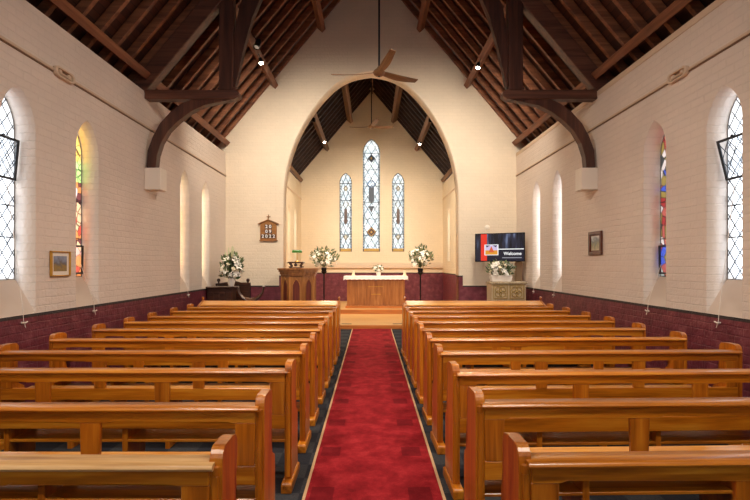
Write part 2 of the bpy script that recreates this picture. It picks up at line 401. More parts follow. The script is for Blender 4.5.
# ------------------------------------------------------------------ floor and steps
struct('floor', box(NB(), -4.3, 4.3, YB-0.3, 19.2, -0.2, 0.0), DARKC, 'charcoal carpet floor under the pews', 'floor')
bm = NB(); box(bm, -1.15, 1.15, 12.4, 12.9, 0.0, 0.1); box(bm, -2.27, 2.27, 12.9, 13.4, 0.0, 0.1); box(bm, -XC+CX, XC+CX, 13.4, 15.15, 0.0, 0.1)
ft = struct('floor_chancel', bm, BLOND, 'blond timber chancel floor, one step above the carpet', 'floor')
r = obj('riser', box(NB(), -1.15, 1.15, 12.37, 12.4, 0.0, 0.095), RISER, ft)
u = struct('floor_sanctuary', box(NB(), -XC+CX, XC+CX, 15.17, YC, 0.0, 0.236), BLOND, 'raised timber floor carrying the altar', 'floor')
obj('riser', box(NB(), -XC+CX, XC+CX, 15.13, 15.17, 0.1, 0.232), RISER, u)
run = thing('carpet_runner', 'long red carpet runner with beige edging down the central aisle', 'carpet')
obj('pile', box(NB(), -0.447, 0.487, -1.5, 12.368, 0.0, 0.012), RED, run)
EDGE = simple('beige carpet edging', RGB(196, 160, 118), 0.8)
for a, b_ in ((-0.467, -0.447), (0.487, 0.507)): obj('edging', box(NB(), a, b_, -1.5, 12.368, 0.0, 0.014), EDGE, run)

# ------------------------------------------------------------------ walls
SIDE = [(5.32, 0.27), (6.62, 0.265), (10.08, 0.25), (11.35, 0.26)]
Z0, ZS, ZA = 1.06, 3.08, 3.51
for nm, sg in (('left', -1), ('right', 1)):
    holes = [lancet(c, Z0, ZS, ZA, w) for c, w in SIDE]
    bm = plate_mesh([(YB, 0), (YG, 0), (YG, 4.47), (YB, 4.47)], holes, TH, lambda a, b, w, sg=sg: (sg*(XW+w), a, b))
    wl = struct('wall_' + nm, bm, M_SIDE, 'cream painted brick nave wall with maroon lower courses, %s side' % nm, 'wall')
    x0, x1 = sorted((sg*(XW+TH), sg*(XW+TH+0.35)))
    obj('wall_head', box(NB(), x0, x1, YB, YG, 4.2, 4.455), TRIM, wl)
# arch wall
def arch_pts(w, zs, zt, n=22):
    r = zt-zs; k = (r*r-w*w)/(2*w); R = w+k; a1 = math.atan2(r, k); p = []
    for i in range(n+1):
        a = a1*i/n; p.append((k-R*math.cos(a), zs+R*math.sin(a)))      # left springing up to the apex
    for i in range(n-1, -1, -1):
        a = a1*i/n; p.append((-k+R*math.cos(a), zs+R*math.sin(a)))
    return p
AW = 2.27
out = [(-4.3, 0), (-AW, 0)] + [(x, z if z < 6.2 else 6.2+0.45*math.tanh((z-6.2)/0.5)) for x, z in arch_pts(AW, 3.26, 6.88, 30)] + [(AW, 0), (4.3, 0), (4.3, 4.42), (0, 9.54), (-4.3, 4.42)]
bm = plate_mesh(out, [], 0.5, lambda a, b, w: (a, YG+w, b))
struct('wall_arch', bm, M_ARCH, 'cream brick gable wall pierced by the tall pointed chancel arch', 'wall')
# chancel walls
CS = [(15.95, 0.23), (17.3, 0.25)]
for nm, sg in (('left', -1), ('right', 1)):
    holes = [lancet(c, 1.72, 3.2, 3.55, w) for c, w in CS]
    if sg > 0: holes[0] = lancet(15.62, 0.12, 2.1, 2.45, 0.22)
    bm = plate_mesh([(13.4, 0), (YC, 0), (YC, 4.6), (13.4, 4.6)], holes, TH, lambda a, b, w, sg=sg: (CX+sg*(XC+w), a, b))
    struct('wall_chancel_' + nm, bm, M_CSIDE, 'cream brick chancel wall with slit windows, %s side' % nm, 'wall')
EW = [(-0.02, 0.325, 2.08, 5.78, 6.32), (-0.985, 0.235, 2.08, 4.65, 5.05), (0.985, 0.235, 2.08, 4.65, 5.05)]
holes = [lancet(CX+c, z0, zs, z1, w) for c, w, z0, zs, z1 in EW]
bm = plate_mesh([(-3.2, 0), (3.3, 0), (3.3, 4.6), (CX, 8.35), (-3.2, 4.6)], holes, 0.3, lambda a, b, w: (a, YC+w, b))
struct('wall_chancel_end', bm, M_CEND, 'cream brick end wall behind the altar with three lancet windows', 'wall')
# back wall, behind the camera, with three tall lights added for daylight
BWN = [(-1.5, 0.5, 2.0, 4.4, 5.2), (0, 0.6, 2.0, 5.4, 6.4), (1.5, 0.5, 2.0, 4.4, 5.2)]
bm = plate_mesh([(-4.3, 0), (4.3, 0), (4.3, 4.42), (0, 9.54), (-4.3, 4.42)], [lancet(c, z0, zs, z1, w) for c, w, z0, zs, z1 in BWN], 0.3, lambda a, b, w: (a, YB-w, b))
struct('wall_back', bm, M_ARCH, 'cream brick back wall with three tall windows added for daylight', 'wall')

# trims: picture-rail conduit, ledge
tn = 1
for sg in (-1, 1):
    x0, x1 = sorted((sg*XW, sg*(XW-0.022)))
    t = struct('trim_%d' % tn, box(NB(), x0, x1, YB, YG, 3.885, 3.915), TRIM, 'thin painted conduit line along the upper %s wall' % ('left' if sg < 0 else 'right'), 'trim', bevel=0.004); tn += 1
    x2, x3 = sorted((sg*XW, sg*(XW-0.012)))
    obj('shadow_strip', box(NB(), x2, x3, YB, YG, 3.868, 3.884), SHADE_TONE, t)  # dark strip modelled where the conduit's shadow falls
    x0, x1 = sorted((sg*XW, sg*(XW-0.012)))
    if sg > 0: struct('trim_%d' % tn, box(NB(), x0, x1, YB, YG, 4.38, 4.47), TRIM, 'timber plate along the top of the %s wall' % ('left' if sg < 0 else 'right'), 'trim', bevel=0.006); tn += 1
    x0, x1 = sorted((CX+sg*XC, CX+sg*(XC-0.025)))
    struct('trim_%d' % tn, box(NB(), x0, x1, 13.4, YC, 4.02, 4.05), TRIM, 'thin conduit line on the %s chancel wall' % ('left' if sg < 0 else 'right'), 'trim'); tn += 1
bm = NB(); prism(bm, [(YC, 1.44), (YC-0.10, 1.47), (YC-0.10, 1.57), (YC, 1.66)], 'x', -XC+CX, XC+CX)
struct('trim_%d' % tn, bm, TRIM, 'plastered ledge across the end wall under the lancet windows', 'trim'); tn += 1

# ------------------------------------------------------------------ windows
wn = 0
def lattice(bm, c, z0, zs, z1, w, pu, pv, t, d, to3):
    """diagonal lead cames clipped to a lancet; pu, pv = diamond width and height"""
    n = int((z1-z0)/pv)+6
    for s in (1, -1):
        for k in range(-12, n+12):
            # line: z = zc + s*(u)*pv/pu
            zc = z0 + k*pv; seg = []
            M = 60
            pts = []
            for i in range(M+1):
                u_ = -w + 2*w*i/M; z = zc + s*u_*pv/pu
                if z0 <= z <= z1 and abs(u_) <= halfw(z, zs, z1, w) + 1e-6: pts.append((u_, z))
            if len(pts) > 2:
                (ua, za), (ub, zb) = pts[0], pts[-1]
                dx, dz = ub-ua, zb-za; L = math.hypot(dx, dz); nx, nz = -dz/L*t/2, dx/L*t/2
                q = [(ua+nx, za+nz), (ub+nx, zb+nz), (ub-nx, zb-nz), (ua-nx, za-nz)]
                A = [bm.verts.new(to3(c+p[0], p[1], -d/2)) for p in q]; B = [bm.verts.new(to3(c+p[0], p[1], d/2)) for p in q]
                bm.faces.new(A); bm.faces.new(B[::-1])
                for i in range(4): bm.faces.new((A[i], A[(i+1) % 4], B[(i+1) % 4], B[i]))
def bars(bm, c, zz, zs, z1, w, t, d, to3):
    for z in zz:
        h = halfw(z, zs, z1, w)
        q = [(-h, z-t/2), (h, z-t/2), (h, z+t/2), (-h, z+t/2)]
        A = [bm.verts.new(to3(c+p[0], p[1], -d/2)) for p in q]; B = [bm.verts.new(to3(c+p[0], p[1], d/2)) for p in q]
        bm.faces.new(A); bm.faces.new(B[::-1])
        for i in range(4): bm.faces.new((A[i], A[(i+1) % 4], B[(i+1) % 4], B[i]))
def ring(c, z0, zs, z1, w, t, d, to3):
    outer = lancet(c, z0, zs, z1, w); inner = lancet(c, z0+t, zs, z1-t*1.25, w-t)
    return plate_mesh(outer, [inner], d, lambda a, b, w_: to3(a, b, w_-d/2))

SILLM = simple('cream sill paint', RGB(206, 188, 172), 0.6)
GD = 0.235
desc = {(-1, 0): ('clear diamond-leaded lancet window with iron hopper, left wall nearest the camera', G_CLEAR),
        (-1, 1): ('stained glass lancet in reds and ambers beside the gilt-framed picture', G_WARM),
        (-1, 2): ('slender amber lancet past the white corbel box, left wall', G_GOLD),
        (-1, 3): ('last amber lancet before the corner flowers, left wall', G_GOLD),
        (1, 0): ('clear diamond-leaded lancet window with hopper tilted open, right wall nearest the camera', G_CLEAR),
        (1, 1): ('stained glass lancet with red and blue figures, right wall', G_BLUE),
        (1, 2): ('slender white lancet next to the white corbel box, right wall', G_OPEN),
        (1, 3): ('slender white lancet beside the television', G_OPEN)}
for sg in (-1, 1):
    for i, (c, w) in enumerate(SIDE):
        wn += 1
        W = sroot('window_%d' % wn, desc[(sg, i)][0], 'window')
        to3 = lambda a, b, d, sg=sg: (sg*(XW+GD+d), a, b)
        g0 = 1.43
        bm = NB(); vs = [bm.verts.new(to3(a, b, 0)) for a, b in lancet(c, g0-0.02, ZS, ZA-0.005, w-0.004)]; bm.faces.new(vs)
        obj('pane', bm, desc[(sg, i)][1], W)
        bm = NB(); prism(bm, [(sg*(XW+0.002), Z0), (sg*(XW+GD+0.06), Z0), (sg*(XW+GD+0.06), g0+0.02), (sg*(XW+GD-0.01), g0)], 'y', c-w, c+w)
        obj('sill', bm, SILLM, W)
        obj('frame', ring(c, g0, ZS, ZA-0.004, w-0.002, 0.009, 0.012, to3), simple('grey window putty', RGB(120, 116, 112), 0.6), W)
        if i in (0, 2, 3) and not (sg < 0 and i > 0):
            bm = NB(); lattice(bm, c, g0, ZS, ZA-0.01, w-0.012, 0.155, 0.20, 0.008, 0.008, to3); obj('lead_lattice', bm, LEAD, W)
        bm = NB(); bars(bm, c, [1.95, 2.45] if i else [1.9, 2.25], ZS, ZA, w-0.012, 0.012, 0.016, to3); obj('saddle_bar', bm, IRON, W)
        if i < 2:   # opening hopper, hinged at its foot
            zb, zt = (2.53, 2.98) if i == 0 else (1.47, 1.86)
            ang = math.radians({(-1, 0): 5, (1, 0): 14, (-1, 1): 1, (1, 1): 1}[(sg, i)])
            def hop(a, b, d, sg=sg, zb=zb, ang=ang):
                L = b - zb
                return (sg*(XW+GD-0.03 - L*math.sin(ang) + d*math.cos(ang)), a, zb + L*math.cos(ang) + d*math.sin(ang)*0.3)
            hw = w-0.03; t = 0.024
            o1 = [(c-hw, zb), (c+hw, zb), (c+hw, zt), (c-hw, zt)]; i1 = [(c-hw+t, zb+t), (c+hw-t, zb+t), (c+hw-t, zt-t), (c-hw+t, zt-t)]
            hs = obj('hopper_sash', plate_mesh(o1, [i1], 0.022, lambda a, b, w_: hop(a, b, w_-0.011)), IRON, W)
            bm = NB(); vs = [bm.verts.new(hop(a, b, 0)) for a, b in i1]; bm.faces.new(vs); obj('sash_pane', bm, G_SASH, hs)
            if i == 0:
                bm = NB()
                for s in (1, -1):
                    for k in range(-3, 7):
                        u0, z_0 = -hw+t, zb+t+k*0.20; pts = []
                        for q in range(41):
                            u_ = u0 + (2*(hw-t))*q/40; z = z_0 + s*u_*0.20/0.155 + 0.1
                            if zb+t < z < zt-t: pts.append((u_, z))
                        if len(pts) > 2:
                            a, b_ = Vector(hop(c+pts[0][0], pts[0][1], 0)), Vector(hop(c+pts[-1][0], pts[-1][1], 0)); beam(bm, a, b_, (1, 0, 0), 0.006, 0.006)
                obj('sash_lattice', bm, LEAD, hs)
            bm = NB(); p = Vector(hop(c-0.02, zt, -0.02)); ball(bm, p, 0.016); obj('catch', bm, IRON, hs)
# chancel side slits
for sg in (-1, 1):
    for i, (c, w) in enumerate(CS):
        if sg > 0 and i == 0: continue
        wn += 1
        W = sroot('window_%d' % wn, ('amber slit window in the left chancel wall nearest the arch' if i == 0 else 'bright slit window in the left chancel wall above the pulpit lamp') if sg < 0 else 'bright slit window in the right chancel wall', 'window')
        to3 = lambda a, b, d, sg=sg: (CX+sg*(XC+0.16+d), a, b)
        bm = NB(); bm.faces.new([bm.verts.new(to3(a, b, 0)) for a, b in lancet(c, 1.72, 3.2, 3.55, w)]); obj('pane', bm, G_GOLD if (sg < 0 and i == 0) else G_OPEN, W)
        obj('frame', ring(c, 1.72, 3.2, 3.548, w-0.002, 0.014, 0.03, to3), IRON, W)
# side door in the chancel
d = sroot('door_1', 'narrow pointed brown door in the right chancel wall', 'door')
to3 = lambda a, b, w_: (CX+XC+0.08+w_, a, b)
obj('leaf', plate_mesh(lancet(15.62, 0.12, 2.1, 2.447, 0.218), [], 0.04, to3), FRAMEW, d)
bm = NB(); tube(bm, [(CX+XC+0.08, 15.48, 1.15), (CX+XC+0.04, 15.48, 1.15), (CX+XC+0.04, 15.55, 1.15)], 0.01); obj('handle', bm, BLACKM, d)
# back windows, out of view, added to bring in daylight
for c, w, z0, zs, z1 in BWN:
    wn += 1
    W = sroot('window_%d' % wn, 'tall plain unseen window added in the back wall for daylight', 'window')
    to3 = lambda a, b, d: (a, YB-0.15+d, b)
    bm = NB(); bm.faces.new([bm.verts.new(to3(a, b, 0)) for a, b in lancet(c, z0, zs, z1, w)]); obj('pane', bm, G_CLEAR, W)
# altar lancets
BLUEG = simple('blue grey painted glass', RGB(58, 70, 88), 0.4); BROWNG = simple('brown painted glass', RGB(80, 52, 42), 0.4); OLIVEG = simple('olive painted glass', RGB(110, 106, 84), 0.4)
BORD1 = simple('dark border glass', RGB(30, 38, 44), 0.4); GOLDG = simple('amber painted glass', RGB(188, 150, 74), 0.4); WHG = simple('white painted glass', RGB(230, 236, 238), 0.4)
for k, (c, w, z0, zs, z1) in enumerate(EW):
    wn += 1; cc = CX + c
    W = sroot('window_%d' % wn, ['tall central lancet of pale patterned glass above the altar', 'shorter pale lancet left of the central one above the altar', 'shorter pale lancet right of the central one above the altar'][k], 'window')
    to3 = lambda a, b, d: (a, YC+0.12+d, b)
    bm = NB(); bm.faces.new([bm.verts.new(to3(a, b, 0)) for a, b in lancet(cc, z0, zs, z1-0.003, w-0.002)]); obj('pane', bm, G_GRIS, W)
    obj('frame', ring(cc, z0, zs, z1-0.003, w-0.002, 0.016, 0.03, to3), IRON, W)
    bm = NB(); lattice(bm, cc, z0, zs, z1-0.01, w-0.055, (w-0.05)*1.0, 0.46 if k == 0 else 0.40, 0.022, 0.010, to3)
    bars(bm, cc, [z0+(zs-z0)*q/(6 if k == 0 else 4) for q in range(1, 7 if k == 0 else 5)], zs, z1, w-0.02, 0.022, 0.012, to3)
    for q in (-1, 1):   # inner border line
        beam(bm, to3(cc+q*(w-0.055), z0, 0), to3(cc+q*(w-0.055), zs, 0), (0, 1, 0), 0.008, 0.016)
    obj('lead_lattice', bm, LEAD, W)
    # beaded border
    bm = NB(); z = z0+0.04
    while z < z1-0.06:
        h = halfw(z, zs, z1-0.02, w-0.028)
        for q in (-1, 1): box(bm, cc+q*h-0.024, cc+q*h+0.024, YC+0.100, YC+0.116, z, z+0.055)
        z += 0.10
    obj('border', bm, BORD1, W)
    def diamond(bm, x, z, rx, rz, y=YC+0.105):
        prism(bm, [(x-rx, z), (x, z-rz), (x+rx, z), (x, z+rz)], 'y', y-0.004, y+0.004)
    def ringd(bm, x, z, rx, rz, t, y=YC+0.103):
        P = [(x-rx, z), (x, z-rz), (x+rx, z), (x, z+rz)]
        for i in range(4):
            a, b_ = P[i], P[(i+1) % 4]; beam(bm, (a[0], y, a[1]), (b_[0], y, b_[1]), (0, 1, 0), 0.008, t)
    if k == 0:
        Zp = lambda y: 1.6+(264.5-y)*0.0376
        bm = NB(); diamond(bm, cc, Zp(158.5), 0.15, 0.17); prism(bm, [(cc-0.13, Zp(206)), (cc+0.13, Zp(206)), (cc, Zp(213))], 'y', YC+0.10, YC+0.108); obj('motif', bm, BLUEG, W)
        bm = NB(); ringd(bm, cc, Zp(184), 0.15, 0.14, 0.02); ringd(bm, cc-0.06, Zp(184), 0.12, 0.12, 0.018); ringd(bm, cc+0.06, Zp(184), 0.12, 0.12, 0.018); obj('interlace', bm, simple('blue line glass', RGB(66, 104, 160), 0.4), W)
        bm = NB(); box(bm, cc-0.1, cc+0.1, YC+0.10, YC+0.108, Zp(202), Zp(187)); obj('figure_panel', bm, BLUEG, W)
        bm = NB(); diamond(bm, cc, Zp(232), 0.19, 0.2); obj('motif', bm, BROWNG, W)
        bm = NB(); diamond(bm, cc, Zp(232), 0.05, 0.055, YC+0.095); diamond(bm, cc, Zp(158.5), 0.04, 0.045, YC+0.095); ringd(bm, cc, Zp(232), 0.15, 0.16, 0.02, YC+0.096); obj('motif_centre', bm, GOLDG, W)
    else:
        Zp = lambda y: 1.6+(264.5-y)*0.0376
        for yy in (188.5, 237):
            bm = NB(); diamond(bm, cc, Zp(yy), 0.1, 0.12); obj('motif', bm, OLIVEG, W)
            bm = NB(); diamond(bm, cc, Zp(yy), 0.045, 0.06, YC+0.096); obj('motif_centre', bm, WHG, W)
        bm = NB(); box(bm, cc-0.055, cc+0.055, YC+0.10, YC+0.108, Zp(220), Zp(209)); prism(bm, [(cc-0.1, Zp(220)), (cc, Zp(225.5)), (cc+0.1, Zp(220))], 'y', YC+0.10, YC+0.108); obj('figure_panel', bm, BROWNG, W)
        bm = NB(); ringd(bm, cc, Zp(205), 0.11, 0.13, 0.018); obj('interlace', bm, OLIVEG, W)
    bm = NB(); box(bm, cc-w+0.02, cc+w-0.02, YC+0.105, YC+0.112, z0+0.01, z0+0.12); obj('base_panel', bm, GOLDG, W)

# ------------------------------------------------------------------ roofs
def roof(name, label, ap, sl, cx, half, y0, y1, step, ytr, purl, pmat, rw, dep, rd=0.13, rmat=None, smat=None):
    R = sroot(name, label, 'ceiling'); a = math.atan(sl); ca, sa = math.cos(a), math.sin(a)
    bm = NB()
    for sg in (-1, 1):
        n = Vector((sg*sa, 0, ca)); off = rd + 0.02
        p0 = Vector((cx + sg*half, 0, ap - sl*half)) + n*off; p1 = Vector((cx, 0, ap)) + n*off + Vector((-sg*0.0, 0, 0))
        p1 = Vector((cx, 0, ap + off/ca))
        v = [bm.verts.new((p.x, y, p.z)) for y in (y0, y1) for p in (p0, p1)]
        m = [bm.verts.new((p.x, y, p.z + 0.06)) for y in (y0, y1) for p in (p0, p1)]
        bm.faces.new((v[0], v[1], v[3], v[2])); bm.faces.new((m[0], m[2], m[3], m[1]))
        for i, j in ((0, 1), (1, 3), (3, 2), (2, 0)): bm.faces.new((v[i], v[j], m[j], m[i]))
    obj('boarding', bm, smat or SHEATH, R)
    first = {}
    k = 0; y = y1 - 0.06
    while y > y0 + 0.03:
        for sg in (-1, 1):
            if sg not in first:
                n = Vector((sg*sa, 0, ca)); p0 = Vector((cx+sg*(half-0.03), 0, ap-sl*(half-0.03))) + n*rd/2; p1 = Vector((cx+sg*0.03, 0, ap-sl*0.03)) + n*rd/2
                o = obj('rafter', beam(NB(), p0, p1, (0, 1, 0), rw, rd), rmat or RAFT, R, bevel=0.004); first[sg] = o
            else:
                o = first[sg].copy(); COL.objects.link(o); o.parent = R
            o.location = (0, y, 0)
        y -= step; k += 1
    segs = [y0] + list(ytr) + [y1]
    for px in purl:
        for sg in (-1, 1):
            n = Vector((sg*sa, 0, ca)); c = Vector((cx+sg*px, 0, ap-sl*px)) - n*(dep/2+0.002)
            for q in range(len(segs)-1):
                ya, yb = segs[q] + (0.102 if q else 0), segs[q+1] - (0.102 if q < len(segs)-2 else 0)
                obj('purlin', beam(NB(), (c.x, ya, c.z), (c.x, yb, c.z), (sg*ca, 0, -sa), 0.13, dep), pmat, R, bevel=0.008)
    bm = NB(); box(bm, cx-0.03, cx+0.03, y0, y1, ap-0.12, ap+0.12); obj('ridge_board', bm, ROOF_Y, R)
    return R
roof('ceiling', 'steep open nave roof of dark rafters, purlins and boarding', AP, SL, 0.0, 4.25, YB-0.1, YG, 0.45, [3.7, 8.36], [3.80, 2.56, 1.34], ROOF_Y, 0.075, 0.17)
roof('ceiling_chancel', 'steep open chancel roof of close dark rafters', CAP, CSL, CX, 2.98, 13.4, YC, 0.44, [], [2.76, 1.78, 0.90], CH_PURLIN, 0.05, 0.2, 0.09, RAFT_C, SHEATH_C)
# truss
def truss(y, label):
    T = thing('roof_truss', label, 'roof truss', (0, y, 0))
    a = math.atan(SL); ca, sa = math.cos(a), math.sin(a); hw = 0.10
    for sg in (-1, 1):
        n = Vector((sg*sa, 0, ca)); d = 0.27
        p0 = Vector((sg*3.98, 0, AP-SL*3.98)) - n*(d/2+0.003); p1 = Vector((sg*0.02, 0, AP-SL*0.02)) - n*(d/2+0.003)
        obj('principal_rafter', beam(NB(), p0, p1, (0, 1, 0), 2*hw, d), TRUSS, T, bevel=0.012)
        bm = NB(); prism(bm, [(sg*x, z) for x, z in ((3.748, 4.34), (2.26, 4.34), (2.18, 4.39), (2.18, 4.45), (2.22, 4.49), (3.748, 4.49))], 'y', -0.095, 0.095); obj('hammer_beam', bm, TRUSS, T, bevel=0.01)
        bm = NB(); prism(bm, [(sg*x, z) for x, z in ((2.28, 4.492), (2.52, 4.492), (2.52, 6.07), (2.28, 6.33))], 'y', -0.09, 0.09); obj('post', bm, TRUSS_Z, T, bevel=0.01)
        inner = [(3.57, 3.205), (3.55, 3.4), (3.48, 3.62), (3.36, 3.82), (3.20, 3.98), (3.0, 4.13), (2.78, 4.24), (2.5, 4.30), (2.32, 4.335)]
        outer = [(2.6, 4.338), (2.98, 4.338), (3.14, 4.27), (3.32, 4.14), (3.5, 3.94), (3.62, 3.72), (3.70, 3.5), (3.72, 3.205)]
        bm = NB(); prism(bm, [(sg*x, z) for x, z in inner+outer], 'y', -0.075, 0.075); obj('curved_brace', bm, TRUSS_Z, T, bevel=0.008)
        up_o = [(2.275, 4.55), (2.275, 5.4), (2.18, 5.9), (2.0, 6.3), (1.7, 6.75), (1.3, 7.15), (0.8, 7.45), (0.1, 7.6)]
        up_i = [(0.1, 7.35), (0.72, 7.2), (1.15, 6.92), (1.5, 6.55), (1.80, 6.1), (1.97, 5.7), (2.11, 5.2), (2.25, 4.55)]
        bm = NB(); prism(bm, [(sg*x, z) for x, z in up_o+up_i], 'y', -0.07, 0.07); obj('arch_brace', bm, TRUSS_Z, T, bevel=0.006)
        bm = NB(); tube(bm, [(sg*2.55, -0.03, 4.525), (sg*2.5, -0.03, 4.56), (sg*2.46, -0.03, 4.545)], 0.016, 6); obj('bolt', bm, IRON, T)
    bm = NB(); box(bm, -1.05, 1.05, -0.07, 0.07, 7.6, 7.8); obj('collar', bm, TRUSS, T, bevel=0.01)
    return T
truss(8.36, 'dark hammer-beam roof truss with curved braces spanning the nave')
for sg in (-1, 1):
    nm = 'left' if sg < 0 else 'right'
    K = thing('corbel_box', 'white painted corbel box under the curved brace on the %s wall' % nm, 'corbel', (sg*3.75, 8.39, 0), 0, 'white corbel boxes under the truss')
    a, b_ = sorted((-sg*0.002, -sg*0.27))
    obj('block', box(NB(), a, b_, -0.13, 0.13, 2.84, 3.2), WH, K, bevel=0.006)
    bm = NB()
    for q in range(3): ball(bm, (-sg*0.13, 0.135, 2.93+q*0.09), 0.03)
    a, b_ = sorted((-sg*0.03, -sg*0.24)); box(bm, a, b_, 0.13, 0.137, 2.88, 3.16)
    obj('carved_side', bm, TRIM, K)

# ------------------------------------------------------------------ pews
PL = 2.67
def end_profile():
    p = [(-0.08, 0.075), (-0.08, 0.845)]
    for i in range(1, 6):
        a = PI - (PI/2)*i/5; p.append((-0.03+0.05*math.cos(a), 0.845+0.055*math.sin(a)))
    p += [(0.07, 0.90), (0.115, 0.89), (0.135, 0.865), (0.135, 0.81), (0.12, 0.72), (0.11, 0.64), (0.112, 0.57), (0.13, 0.53), (0.17, 0.51), (0.205, 0.49), (0.215, 0.45), (0.215, 0.075)]
    return p
def make_pew():
    """local frame: x = 0 at the aisle end face, growing along the pew; y forwards"""
    t = thing('pew', 'x', 'pew')
    for x0 in (0.0, PL-0.05):
        bm = NB(); prism(bm, end_profile(), 'x', x0, x0+0.05); e = obj('bench_end', bm, W_Z, t, bevel=0.012, seg=2)
        bm = NB(); box(bm, x0+0.012, x0+0.038, -0.092, -0.079, 0.09, 0.80)
        lathe(bm, [(0, -0.02), (0.02, -0.02), (0.02, 0.02), (0, 0.02)], (x0+0.025, -0.076, 0.815), 8)
        obj('moulding', bm, W_Z, e, bevel=0.004)
        bm = NB(); prism(bm, [(-0.16, 0.0), (0.25, 0.0), (0.25, 0.055), (0.23, 0.075), (-0.145, 0.075), (-0.16, 0.06)], 'x', x0-0.012, x0+0.062); obj('foot', bm, W_Y, e, bevel=0.006)
    a, b_ = 0.048, PL-0.048
    bm = NB(); prism(bm, [(0.0, 0.826), (0.0, 0.845), (-0.006, 0.85), (-0.104, 0.85), (-0.114, 0.845), (-0.118, 0.836), (-0.114, 0.827), (-0.104, 0.823), (-0.10, 0.826)], 'x', a-0.02, b_+0.02)
    obj('cap_rail', bm, W_X, t, smooth=True)
    bm = NB()
    st = [0.10, 0.90, 1.75, PL-0.10]
    pts = [(a, 0.825), (a, 0.762), (0.16, 0.762), (0.19, 0.772)]
    for s in st[1:3]: pts += [(s-0.13, 0.772), (s-0.10, 0.762), (s+0.10, 0.762), (s+0.13, 0.772)]
    pts += [(PL-0.19, 0.772), (PL-0.16, 0.762), (b_, 0.762), (b_, 0.825)]
    prism(bm, pts, 'y', -0.092, -0.068); obj('back_rail', bm, W_X, t, bevel=0.003)
    for s in st:
        bm = NB(); prism(bm, [(s-0.048, 0.534), (s+0.048, 0.534), (s+0.055, 0.763), (s-0.055, 0.763)], 'y', -0.09, -0.066); obj('back_stile', bm, W_Z, t, bevel=0.003)
    obj('lower_back_rail', box(NB(), a, b_, -0.088, -0.064, 0.432, 0.534), W_X, t, bevel=0.003)
    bm = NB(); prism(bm, [(-0.062, 0.428), (0.31, 0.436), (0.325, 0.444), (0.325, 0.454), (0.31, 0.462), (-0.062, 0.45)], 'x', a, b_); obj('seat', bm, W_SEAT, t, bevel=0.003)
    obj('book_shelf', box(NB(), a, b_, -0.05, 0.20, 0.325, 0.342), W_X, t, bevel=0.002)
    for s in st[1:3]:
        bm = NB(); prism(bm, [(-0.055, 0.0), (0.22, 0.0), (0.25, 0.425), (-0.055, 0.425)], 'x', s-0.30, s-0.262); obj('seat_support', bm, W_Z, t, bevel=0.003)
    return t
pew0 = make_pew()
LD = [1.98, 2.73, 3.64, 4.39, 5.10, 5.87, 6.61, 7.31, 8.12, 8.86]
RD = [2.00, 2.79, 3.55, 4.36, 5.12, 5.89, 6.63, 7.36, 8.12, 8.86]
ORD = ['', 'second', 'third', 'fourth', 'fifth', 'sixth', 'seventh', 'eighth', 'ninth', 'tenth']
first = True
def put(x, y, rz, label):
    global first
    if first:
        first = False; pew0.location = (x, y, 0); pew0.rotation_euler = (0, 0, rz); pew0['label'] = label; pew0['group'] = 'pews in the nave'
        return pew0
    return dup(pew0, (x, y, 0), rz, label, 'pews in the nave')
for i, yy in enumerate(RD):
    lb = ('nearest pew right of the red runner, filling the bottom right corner' if i == 0 else 'varnished pew right of the red runner, %s counted from the camera' % ORD[i])
    put(0.565, yy, math.radians(1.6), lb)
# the pew is mirrored across its own length for the left side: its run goes from the outer end to the aisle
for i, yy in enumerate(LD):
    lb = ('nearest pew left of the red runner, with worn pale cap rail' if i == 0 else 'varnished pew left of the red runner, %s counted from the camera' % ORD[i])
    o = put(-0.565-PL, yy+0.0, 0.0, lb)
    if i == 0: near_left = o
WORN = wood('worn pale oak', 'x', RGB(168, 118, 66), RGB(206, 158, 98), RGB(228, 188, 134), 0.5, 0.15, 1.3)
for ch in near_left.children:
    if ch.name.startswith('cap_rail'):
        ch.data = ch.data.copy(); ch.data.materials[0] = WORN; ch['label'] = 'worn pale cap rail'
# front book desks
def desk(x0, y, label):
    t = thing('book_desk', label, 'desk', (x0, y, 0), 0, 'book desks before the front pews')
    for q in (0.0, PL-0.05):
        bm = NB(); prism(bm, [(-0.25, 0.0), (0.06, 0.0), (0.06, 0.905), (0.0, 0.908), (-0.22, 0.841), (-0.25, 0.815)], 'x', q, q+0.05); e = obj('desk_end', bm, W_Z, t, bevel=0.01)
        bm = NB(); lathe(bm, [(0, 0.92), (0.02, 0.92), (0.018, 0.935), (0.027, 0.955), (0.02, 0.975), (0, 0.98)], (q+0.025, 0.02, 0), 12); obj('knob', bm, W_Z, e, smooth=True)
    bm = NB(); prism(bm, [(-0.22, 0.838), (0.0, 0.905), (0.0, 0.885), (-0.22, 0.816)], 'x', 0.048, PL-0.048); obj('sloping_top', bm, W_SEAT, t, bevel=0.003)
    obj('front_panel', box(NB(), 0.048, PL-0.048, -0.02, 0.01, 0.08, 0.88), W_X, t)
    obj('shelf', box(NB(), 0.048, PL-0.048, -0.22, -0.021, 0.62, 0.64), W_X, t)
desk(-0.59-PL, 9.62, 'book desk with sloping top before the front pew, pulpit side')
desk(0.625, 9.62, 'book desk with sloping top before the front pew, television side')

